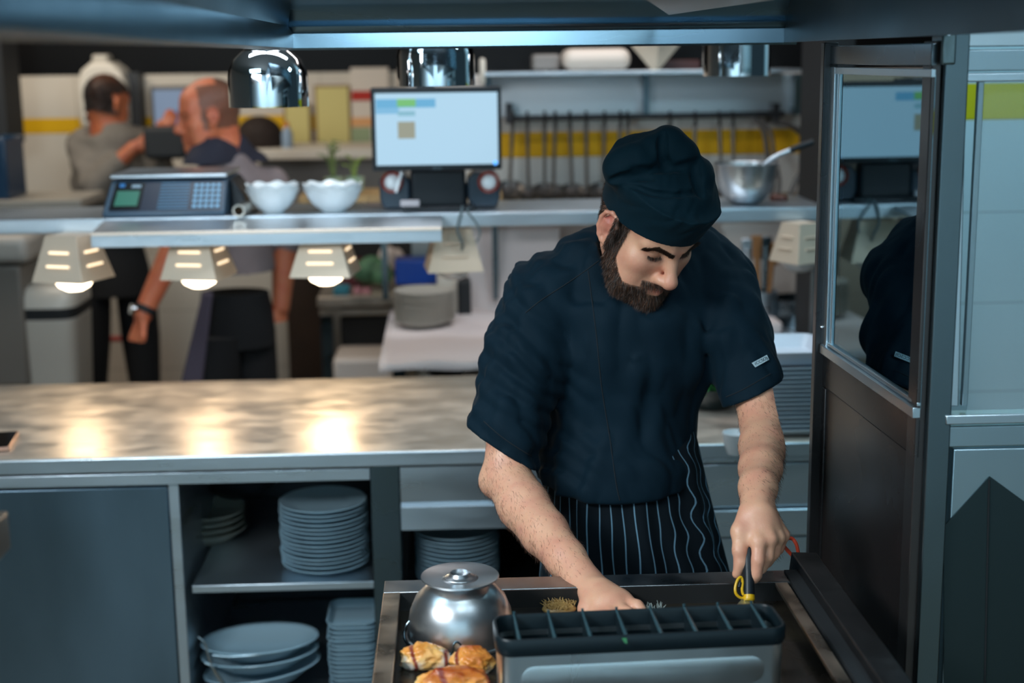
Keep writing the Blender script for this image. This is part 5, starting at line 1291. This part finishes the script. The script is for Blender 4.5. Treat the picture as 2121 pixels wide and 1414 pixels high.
# hollow sleeves and body so that the cuffs open
FS.cap(RSH-cR*.035, RSH+cR*.05, .036, .0455, .003, sub=True)
FS.cap(LSH-cL*.035, LSH+cL*.05, .034, .0405, .003, sub=True)
coS, fS = FS.mesh('s', 2)
ms = raw_mesh('shirt', coS, fS); ms.materials.append(CLOTH); shirt = link('shirt', ms, cook); shirt['label'] = 'dark navy short sleeved shirt'
bvh = BVHTree.FromPolygons([tuple(p) for p in coS], [tuple(f) for f in fS])
def on_shirt(px, py, off=.0012):
    d = ray(px, py).normalized(); h_ = bvh.ray_cast(CAM, d)
    return (h_[0]+h_[1]*off, h_[1]) if h_[0] is not None else (P(px, py, 2.45), Vector((0, -1, 0)))
SEAM = mat('seam_thread', '#07131b', .9)
for pts in ([(1088, 648), (1120, 622), (1160, 596), (1205, 566), (1240, 540)], [(1218, 560), (1226, 620), (1236, 700), (1246, 800), (1262, 900), (1276, 1000), (1284, 1036)], [(1002, 872), (1040, 905), (1085, 935), (1102, 944)], [(1504, 822), (1540, 806), (1596, 774)]):
    MB().tube([on_shirt(x, y, .0002)[0] for x, y in catmull([(a, b, 0) for a, b in pts], 5) for x, y in [(x, y)]] if False else [on_shirt(v.x, v.y, .0002)[0] for v in catmull([(a, b, 0) for a, b in pts], 5)], .0011, 6).build('seam', SEAM, cook)
# collar band
ring = []
for k in range(25):
    a = math.radians(-200+k*9.2); ring.append(a)
NKa, NKb = Vector(HP(FR, 0, -.035, -.035)), Vector(V3(1322, 600, 2.545)); axn = (NKa-NKb).normalized(); e1 = axn.cross(Vector((0, 1, 0))).normalized(); e2 = axn.cross(e1)
cc = NKb+axn*.045
rings = []
for k in range(30):
    a = 2*math.pi*k/30; dvec = e1*math.cos(a)+e2*math.sin(a); rings.append([cc+dvec*.0655-axn*.03, cc+dvec*.0665+axn*.004, cc+dvec*.0645+axn*.006, cc+dvec*.0625-axn*.03])
rings.append(rings[0])
MB().loft(rings, cap=False).build('collar', CLOTH, cook)
# woven label on the sleeve
q = [on_shirt(x, y, .0035)[0] for x, y in ((1557, 752), (1586, 736), (1591, 746), (1564, 761))]
TAGM = mat('tag_white', '#a9bfc8', .7)
tg = MB().prism(q, (on_shirt(1574, 748)[1]*.0016)).build('sleeve_label', TAGM, cook); tg['label'] = 'small pale label with printed oval mark'
nrm = on_shirt(1574, 748)[1]; exv = (q[1]-q[0]).normalized(); eyv = nrm.cross(exv); cen = (q[0]+q[1]+q[2]+q[3])/4+nrm*.0019
Mt = Matrix(((exv.x, eyv.x, nrm.x, 0), (exv.y, eyv.y, nrm.y, 0), (exv.z, eyv.z, nrm.z, 0), (0, 0, 0, 1)))
writing('(CCSO)', 'label_print', cen, .0085, mat('print_black', '#0d1a22', .7), tg, rot=Mt)

# ---------------------------------------------------------------- apron with pinstripes
am = bpy.data.materials.new('apron_stripes'); am.use_nodes = True; nt = am.node_tree; b = nt.nodes['Principled BSDF']; N = nt.nodes.new; L = nt.links.new
uv = N('ShaderNodeUVMap'); uv.uv_map = 'UVMap'; sp = N('ShaderNodeSeparateXYZ'); L(uv.outputs[0], sp.inputs[0])
f1_ = N('ShaderNodeMath'); f1_.operation = 'FRACT'; L(sp.outputs[0], f1_.inputs[0])
lt = N('ShaderNodeMath'); lt.operation = 'LESS_THAN'; L(f1_.outputs[0], lt.inputs[0]); lt.inputs[1].default_value = .105
mx = N('ShaderNodeMix'); mx.data_type = 'RGBA'; L(lt.outputs[0], mx.inputs[0]); mx.inputs[6].default_value = (.0018, .006, .010, 1); mx.inputs[7].default_value = (*rgb('#64879c'), 1)
L(mx.outputs[2], b.inputs['Base Color']); b.inputs['Roughness'].default_value = .85; b.inputs['Specular IOR Level'].default_value = .2
nA, mA = 300, 60; rings, uvs = [], []
for j in range(mA+1):
    t_ = j/mA; ring, ur = [], []
    for i in range(nA):
        a = 2*math.pi*i/nA; c, s_ = math.cos(a), math.sin(a)         # a=0 image right, a=-90 towards the camera
        front = max(0, -s_)
        rgt = math.exp(-((a-math.radians(330))/.45)**2)+math.exp(-((a+2*math.pi-math.radians(330))/.45)**2)
        ztop_a = 1.035-.02*front+.045*rgt
        z = ztop_a+(.46-ztop_a)*t_
        k = (ztop_a-z)/.2
        hw = .136+.030*min(1.6, k)+.010*rgt; xc = P(1279, 1000, 2.6).x+.018*min(1.6, k)
        hy = .135+.012*k
        fo = (.0045*math.sin(a*17+1.2*math.sin(t_*9))+.004*math.sin(a*9+2))*min(1, .25+t_*2.0)
        ring.append((xc+(hw+fo)*c, 2.575+(hy+fo)*s_, z))
        wob = .35*math.sin(z*95+a*5)*rgt+.14*math.sin(z*50+a*9)*(.3+rgt)
        ur.append((a*.145/.0215+wob, t_))
    ur.append((2*math.pi*.145/.0215, t_)); rings.append(ring); uvs.append(ur)
MB().loft(rings, cap=False, uvs=uvs).build('apron', am, cook, angle=180)['label'] = 'dark waist apron with thin pale blue stripes'

# loose knot thread on the apron
# trousers and shoes
TR = mat('trousers_black', '#0a0d10', .9)
xc = P(1290, 1000, 2.6).x
for sx in (-1, 1):
    MB().loft([[(xc+sx*.075+r*math.cos(a), 2.60+yo+r*1.1*math.sin(a), z) for a in [2*math.pi*k/24 for k in range(24)]] for z, r, yo in ((.95, .078, .0), (.7, .074, 0), (.5, .062, -.005), (.3, .058, .005), (.09, .055, .01))]).build('trouser_leg', TR, cook)
    MB().loft([[(xc+sx*.078+w_*math.cos(a), 2.55+yo+l_*math.sin(a), z) for a in [2*math.pi*k/24 for k in range(24)]] for z, w_, l_, yo in ((0, .046, .125, 0), (.02, .048, .128, 0), (.05, .045, .115, .01), (.09, .038, .075, .04), (.10, .030, .05, .05))]).build('shoe', BLACKP, cook)

# ---------------------------------------------------------------- cap
CAPM = mat('cloth_cap', (.0014, .0150, .0240), .75, spec=.14, sheen=.03, bump=.0004, bscale=900)
FCp = Field(c_-.2, c_+.24, .0022)
def band(F, z0f, z0b, z1, rx, ry, cy, grow_, k):
    sl_ = F.sl(c_-.2, c_+.24); X, Y, Z = F.grid(sl_); q = (X-c_[0], Y-c_[1], Z-c_[2])
    l = [q[0]*FR[i].x+q[1]*FR[i].y+q[2]*FR[i].z for i in (1, 2, 3)]
    g = 1+grow_*(l[2]-.05); rr = np.sqrt((l[0]/(rx*g))**2+((l[1]-cy)/(ry*g))**2)
    d1 = (rr-1)*min(rx, ry)
    zlow = z0b+(z0f-z0b)*np.clip((l[1]-cy)/ry*.5+.5, 0, 1)
    d2 = zlow-l[2]; d3 = l[2]-z1
    d = np.maximum(np.maximum(d1, d2), d3); F.put(sl_, d.astype(np.float32), k, False)
R_ = HR(FR); hp = lambda x, y, z: HP(FR, x, y, z)
band(FCp, .0375, .004, .098, .0855, .1075, -.004, 1.2, .004)
FCp.ell(hp(0, -.014, .092), (.090, .104, .044), .012, R_)
for x, y, r, y0, y1 in ((1291, 351, .0345, 2.40, 2.52), (1318, 338, .036, 2.40, 2.54), (1352, 318, .032, 2.41, 2.54), (1384, 302, .0325, 2.42, 2.52), (1404, 326, .036, 2.42, 2.54), (1440, 366, .0325, 2.42, 2.50), (1444, 402, .029, 2.43, 2.52)):
    FCp.cap(P(x, y, y0), P(x, y-6, y1), r, r*.95, .009)
_c, _f0 = FCp.mesh('c0', 2); bv0 = BVHTree.FromPolygons([tuple(p) for p in _c], [tuple(f) for f in _f0])
def on_cap(px, py, off=0.0):
    h_ = bv0.ray_cast(CAM, ray(px, py).normalized()); return np.array(h_[0]+h_[1]*off) if h_[0] is not None else np.array(P(px, py, 2.4))
def crease(pts, r, k=.008, off=.0):
    q = [on_cap(v.x, v.y, off) for v in catmull([(a, b, 0) for a, b in pts], 4)]
    for i, (a, b) in enumerate(zip(q[:-1], q[1:])):
        w0 = math.sin(math.pi*(i+.3)/(len(q)))**.5; FCp.cap(a, b, r*w0, r*w0, k, sub=True)
crease([(1374, 272), (1372, 300), (1376, 330), (1384, 352)], .0115, .003)
crease([(1262, 376), (1290, 368), (1330, 366), (1352, 370)], .0095, .003)
crease([(1290, 382), (1318, 388), (1350, 400), (1400, 404), (1450, 396)], .0065, .005)
crease([(1448, 332), (1440, 350), (1444, 380), (1452, 402)], .0060, .010)
crease([(1310, 352), (1350, 352), (1400, 348), (1440, 338)], .003, .012)
sl_ = FCp.sl(c_-.2, c_+.24); X, Y, Z = FCp.grid(sl_)
upw = np.clip(((X-c_[0])*FR[3].x+(Y-c_[1])*FR[3].y+(Z-c_[2])*FR[3].z-.045)/.03, 0, 1)
FCp.V[sl_] += ((np.abs(fbm(X, Y, Z, 40, 21))*-.0030+fbm(X, Y, Z, 22, 12)*.0025)*upw).astype(np.float32)
# hollow for the head
FCp.ell(hp(0, -.012, .030), (.0765, .0975, .088), .002, R_, True)
coC, fC = FCp.mesh('c', 2)
mc = raw_mesh('cap', coC, fC); mc.materials.append(CAPM); capo = link('cap', mc, cook); capo['label'] = 'navy cloth cook cap with folded crown'

# ---------------------------------------------------------------- scraper in his hand
sc = thing('scraper', 'scraper with black grip and yellow collar held in the cook\'s hand', 'scraper', PZ(1540, 1290, ZP))
g0, g1 = P(1549, 1112, 2.118), P(1551, 1232, 2.070)
ax = (g1-g0).normalized(); sd = Vector((1, 0, 0)); sd = (sd-ax*sd.dot(ax)).normalized(); nb = ax.cross(sd)
def ring_(c, a, b, n=20): return [c+sd*math.cos(t_)*a+nb*math.sin(t_)*b for t_ in [2*math.pi*k/n for k in range(n)]]
MB().loft([ring_(g0, .006, .006), ring_(g0+ax*.006, .0095, .010), ring_(g0.lerp(g1, .4), .0098, .011), ring_(g0.lerp(g1, .75), .0090, .011), ring_(g1, .0092, .0098)]).build('grip', BLACKP, sc)
YEL = mat('yellow_plastic', '#e0ad10', .35)
MB().loft([ring_(g1-ax*.004, .0088, .0095), ring_(g1+ax*.007, .0092, .0098), ring_(g1+ax*.009, .0075, .008)]).build('collar', YEL, sc)
MB().tube(catmull([P(1548, 1234, 2.068), P(1536, 1238, 2.066), P(1525, 1230, 2.066), P(1523, 1216, 2.070), P(1528, 1200, 2.075), P(1535, 1195, 2.078), P(1538, 1204, 2.076), P(1537, 1222, 2.070), P(1540, 1232, 2.067)], 5), .0022, 8).build('guard_loop', YEL, sc)
MB().loft([ring_(P(1531, 1216, 2.073), .0035, .0035, 12), ring_(P(1533, 1206, 2.075), .003, .003, 12)]).build('guard_fill', BLACKP, sc)
e0 = g1+ax*.006; zt2 = ZP+.001
t0 = e0+sd*.006; t1 = e0-sd*.010
bb = PZ(1540, 1290, zt2); 
MB().prism([t1, t0, Vector((bb.x+.020, bb.y, zt2)), Vector((bb.x-.035, bb.y, zt2))], (0, .0014, 0)).build('blade', STEEL, sc)
# ------------------------------------------------------------------ two men in the background
def hand(F, w_, d, side, r=1.0, curl=.5):
    """simple relaxed hand from wrist w_ along d; side = direction of the thumb"""
    d = np.array(d, float); d /= np.linalg.norm(d); s_ = np.array(side, float); s_ -= d*(s_@d); s_ /= np.linalg.norm(s_); n = np.cross(d, s_)
    F.cap(w_, w_+d*.075*r, .026*r, .034*r, .012, flat=n, ff=.55)
    for i, o in enumerate((.024, .008, -.008, -.024)):
        a = w_+d*.088*r+s_*o*r; L_ = (.036, .040, .037, .030)[i]*r
        b = a+d*L_-n*curl*.012; c = b+d*L_*.55-n*curl*.030
        F.chain([a, b, c], [.0095*r, .0088*r, .0075*r], .004)
    a = w_+d*.025*r+s_*.022*r; b = a+d*.035*r+s_*.022*r; F.chain([a, b, b+d*.032*r-n*.006], [.013*r, .0105*r, .009*r], .008)
YQ = 5.25
man = thing('person', 'bald man in grey shirt and navy collar seen from the side, walking behind the pass', 'person', Vector((P(470, 700, YQ).x, YQ, 0)))
fr2 = head_frame(P(432, 238, YQ), math.radians(-72), math.radians(6))
SK2 = skin_mat('skin_red', '#cf7a55', '#c96a4c', '#6b4636', .5)
FM = Field(np.array((P(240, 400, YQ).x, YQ-.45, .78)), np.array((P(650, 400, YQ).x, YQ+.35, 1.82)), .006)
add_head(FM, fr2, 1.08, ears=(1,))
N2 = V3(462, 330, YQ+.02)
FM.cap(HP(fr2, 0, -.04, -.04), N2, .062, .068, .02)
FM.chain([N2, V3(478, 420, YQ+.02), V3(478, 480, YQ+.02)], [.08, .10, .09], .04)
eA, wA = V3(372, 490, YQ-.16), V3(296, 652, YQ-.26)
FM.chain([V3(408, 392, YQ-.10), eA, wA], [.052, .050, .033], .015)
hand(FM, wA, V3(272, 730, YQ-.28)-wA, (.6, -.8, 0), 1.15, .9)
eB, wB = V3(590, 505, YQ+.12), V3(582, 636, YQ+.05)
FM.chain([V3(566, 392, YQ+.08), eB, wB], [.052, .050, .033], .015)
hand(FM, wB, V3(576, 720, YQ+.02)-wB, (-.8, -.6, 0), 1.05, .9)
cM, fM = FM.mesh('m', 2); me = raw_mesh('body', cM, fM); me.materials.append(SK2)
l2 = HL(fr2, cM)/1.08; n2 = np.linalg.norm(l2, axis=1) < .15
hm = n2 & (l2[:, 1] < .035) & (l2[:, 2] > -.045) & ((np.abs(l2[:, 0]) < .075)) & ((l2[:, 2] < .10) | (l2[:, 1] < -.03))
set_tone(me, gauss(l2, (.083, -.012, 0), (.012, .02, .03))*.5, hm*.85+gauss(l2, (.03, .09, -.003), (.02, .02, .01))*.6)
link('body', me, man)
nM = vnormals(me); ii = RNG.choice(np.flatnonzero(hm & ~((l2[:, 0] > .068) & (np.abs(l2[:, 2]) < .035) & (l2[:, 1] > -.03))), 9000)
a, b = strands(cM[ii], nM[ii], np.tile(-np.array(fr2[2])-np.array(fr2[3])*.3, (len(ii), 1)), .006, .0012, 2, .2); q = raw_mesh('hair', a, b); q.materials.append(mat('hair_grey', '#5a4a3e', .7)); h_ = link('hair', q, man); h_['kind'] = 'stuff'; h_['label'] = 'short grey brown hair around a balding crown'
SH2 = mat('cloth_mauve', '#857a7c', .85, var=.15, scale=8); NV2 = mat('cloth_collar', '#242635', .85); TR2 = mat('cloth_black', '#090c10', .9)
FT = Field(np.array((P(300, 400, YQ).x, YQ-.4, .98)), np.array((P(660, 400, YQ).x, YQ+.4, 1.66)), .008)
FT.chain([V3(470, 352, YQ+.02), V3(482, 430, YQ+.02), V3(486, 560, YQ+.02), V3(488, 640, YQ+.02)], [.10, .150, .138, .130], .04)
FT.cap(V3(415, 392, YQ-.08), V3(560, 388, YQ+.10), .075, .075, .05)
FT.chain([V3(408, 396, YQ-.10), V3(374, 486, YQ-.155)], [.068, .062], .02); FT.chain([V3(564, 394, YQ+.09), V3(590, 498, YQ+.12)], [.068, .062], .02)
sl_ = FT.sl(FT.lo, FT.lo+FT.n*FT.h); X, Y, Z = FT.grid(sl_); FT.V[sl_] += (fbm(X, Y, Z, 20, 4)*.006).astype(np.float32)
FT.plane(V3(485, 604, YQ), (0, 0, -1), .004)
a, b = FT.mesh('t', 2); q = raw_mesh('shirt', a, b); q.materials.append(SH2); link('shirt', q, man)
FC = Field(np.array((P(340, 300, YQ).x, YQ-.3, 1.38)), np.array((P(600, 300, YQ).x, YQ+.3, 1.66)), .008)
FC.chain([V3(440, 322, YQ-.03), V3(478, 318, YQ+.05)], [.078, .082], .02); FC.cap(V3(420, 350, YQ-.06), V3(520, 350, YQ+.08), .075, .075, .03)
FC.cap(HP(fr2, 0, -.02, -.04), HP(fr2, 0, -.04, -.14), .055, .06, .01, sub=True)
a, b = FC.mesh('c', 2); q = raw_mesh('collar', a, b); q.materials.append(NV2); link('collar', q, man)['label'] = 'dark navy raised collar'
MB().tube(catmull([HP(fr2, .055, .02, -.055), HP(fr2, .06, .03, -.085), HP(fr2, .04, .06, -.125)], 5), .016, 10).build('face_mask', BLACKM, man)
xq = P(485, 600, YQ).x
def leg(mn, x, Yc, z0, r0, m, dx=0, name='trouser_leg'):
    MB().loft([[(x+dx*(z0-z)+r*math.cos(t), Yc+r*1.15*math.sin(t), z) for t in [2*math.pi*k/28 for k in range(28)]] for z, r in ((z0, r0), (z0-.25, r0*.96), (z0-.55, r0*.72), (.10, r0*.6))]).build(name, m, mn)
zw = P(485, 606, YQ).z
MB().loft([[(xq+(w_)*math.cos(t), YQ+.02+w_*.85*math.sin(t), z) for t in [2*math.pi*k/32 for k in range(32)]] for z, w_ in ((zw, .125), (zw-.1, .142), (zw-.2, .14))]).build('trousers', TR2, man)
leg(man, xq-.055, YQ-.05, zw-.15, .088, TR2, -.1); leg(man, xq+.05, YQ+.06, zw-.15, .088, TR2, .02)
MB().prism([P(418, 606, YQ-.12), P(440, 606, YQ-.13), P(418, 800, YQ-.17), P(372, 800, YQ-.15)], (0, .03, 0)).build('apron_panel', mat('cloth_purple', '#474150', .85), man, bevel=.008)
for x_, y_ in ((xq-.13, YQ-.12), (xq+.05, YQ)): MB().sphere((x_, y_, .05), (.05, .14, .05), 20, 10).build('shoe', BLACKP, man)
wt = Vector(wA)+(Vector(wA)-Vector(eA)).normalized()*-.02; qd = (Vector(wA)-Vector(eA)).to_track_quat('Z', 'Y')
MB().lathe([(.037, -.012), (.039, 0), (.037, .012), (.034, 0)], wt, qd, n=28, closed=True).build('watch_strap', BLACKM, man)
MB().cyl(wt+Vector((-.034, -.016, .004)), wt+Vector((-.046, -.022, .008)), .020, .018, 24).build('watch_case', CHROME, man)

# man at the far left, back turned
YW = 6.45
man2 = thing('person', 'dark haired man in grey shirt and black trousers, back turned, at far left', 'person', Vector((P(235, 700, YW).x, YW, 0)))
fr3 = head_frame(P(222, 212, YW), math.radians(140), math.radians(14))
SK3 = skin_mat('skin_brown', '#a8603c', '#a05238', '#3a2418', .5)
FM = Field(np.array((P(110, 400, YW).x, YW-.45, .86)), np.array((P(420, 400, YW).x, YW+.6, 1.84)), .007)
add_head(FM, fr3, 1.02)
N3 = V3(228, 280, YW)
FM.cap(HP(fr3, 0, -.035, -.04), N3, .058, .066, .02); FM.chain([N3, V3(230, 400, YW), V3(235, 490, YW)], [.08, .10, .09], .04)
sR, eR, wR = V3(285, 300, YW+.10), V3(330, 352, YW+.02), V3(340, 296, YW-.10)
FM.chain([sR, eR, wR], [.05, .042, .03], .01); hand(FM, wR, (.3, -.1, 1), (-1, 0, 0), .95, 1)
w4 = V3(276, 306, YW-.15); FM.chain([V3(170, 300, YW), V3(196, 384, YW-.16), w4], [.05, .045, .03], .01); hand(FM, w4, (1, 0, .15), (0, 0, 1), .95, 1)
cM, fM = FM.mesh('m', 2); me = raw_mesh('body', cM, fM); me.materials.append(SK3); l3 = HL(fr3, cM)/1.02
hm = (np.linalg.norm(l3, axis=1) < .15) & (l3[:, 2] > -.05) & ((l3[:, 1] < .01) | (l3[:, 2] > .055)) & ~((np.abs(l3[:, 0]) > .072) & (np.abs(l3[:, 2]) < .04))
set_tone(me, l3[:, 0]*0, hm*.9); link('body', me, man2)
nM = vnormals(me); ii = RNG.choice(np.flatnonzero(hm), 14000)
a, b = strands(cM[ii], nM[ii], np.tile(-np.array(fr3[3])*.8, (len(ii), 1)), .016, .0024, 2, .4); q = raw_mesh('hair', a, b); q.materials.append(mat('hair_dark', '#1c110b', .6)); h_ = link('hair', q, man2); h_['kind'] = 'stuff'
SH3 = mat('cloth_greybrown', '#6a645c', .85, var=.2, scale=7)
FT = Field(np.array((P(110, 400, YW).x, YW-.4, 1.02)), np.array((P(430, 400, YW).x, YW+.5, 1.62)), .009)
FT.chain([V3(232, 306, YW), V3(228, 380, YW), V3(238, 450, YW), V3(242, 540, YW)], [.13, .155, .14, .135], .04)
FT.cap(V3(182, 308, YW), V3(292, 306, YW+.08), .080, .078, .05)
FT.chain([sR, eR, (eR+wR)/2], [.070, .060, .045], .02); FT.chain([V3(172, 302, YW), V3(196, 384, YW-.16), V3(240, 340, YW-.155)], [.072, .062, .048], .02)
FT.cap(V3(226, 272, YW), V3(236, 300, YW), .078, .095, .02)
FT.cap(HP(fr3, 0, -.03, -.06), HP(fr3, 0, -.045, -.125), .050, .055, .01, sub=True)
sl_ = FT.sl(FT.lo, FT.lo+FT.n*FT.h); X, Y, Z = FT.grid(sl_); FT.V[sl_] += (np.abs(fbm(X, Y, Z, 18, 9))*-.012).astype(np.float32)
FT.plane(V3(240, 500, YW), (0, 0, -1), .004)
a, b = FT.mesh('t', 2); q = raw_mesh('shirt', a, b); q.materials.append(SH3); link('shirt', q, man2)
xq = P(238, 600, YW).x; zw = P(240, 498, YW).z
MB().loft([[(xq+(w_)*math.cos(t), YW+w_*.8*math.sin(t), z) for t in [2*math.pi*k/32 for k in range(32)]] for z, w_ in ((zw, .135), (zw-.12, .16), (zw-.24, .17))]).build('trousers', TR2, man2)
leg(man2, xq-.10, YW-.03, zw-.2, .090, TR2, -.06); leg(man2, xq+.085, YW+.04, zw-.2, .090, TR2, .03)
for x_, y_ in ((xq-.14, YW+.03), (xq+.11, YW+.08)): MB().sphere((x_, y_, .05), (.05, .14, .05), 20, 10).build('shoe', BLACKP, man2)
t = thing('card_terminal', 'black machine held up by the man at far left', 'machine', V3(335, 325, YW-.2).tolist())
MB().pbox(296, 262, 384, 330, YW-.22, .10).build('machine_body', BLACKM, t, bevel=.02, seg=3)
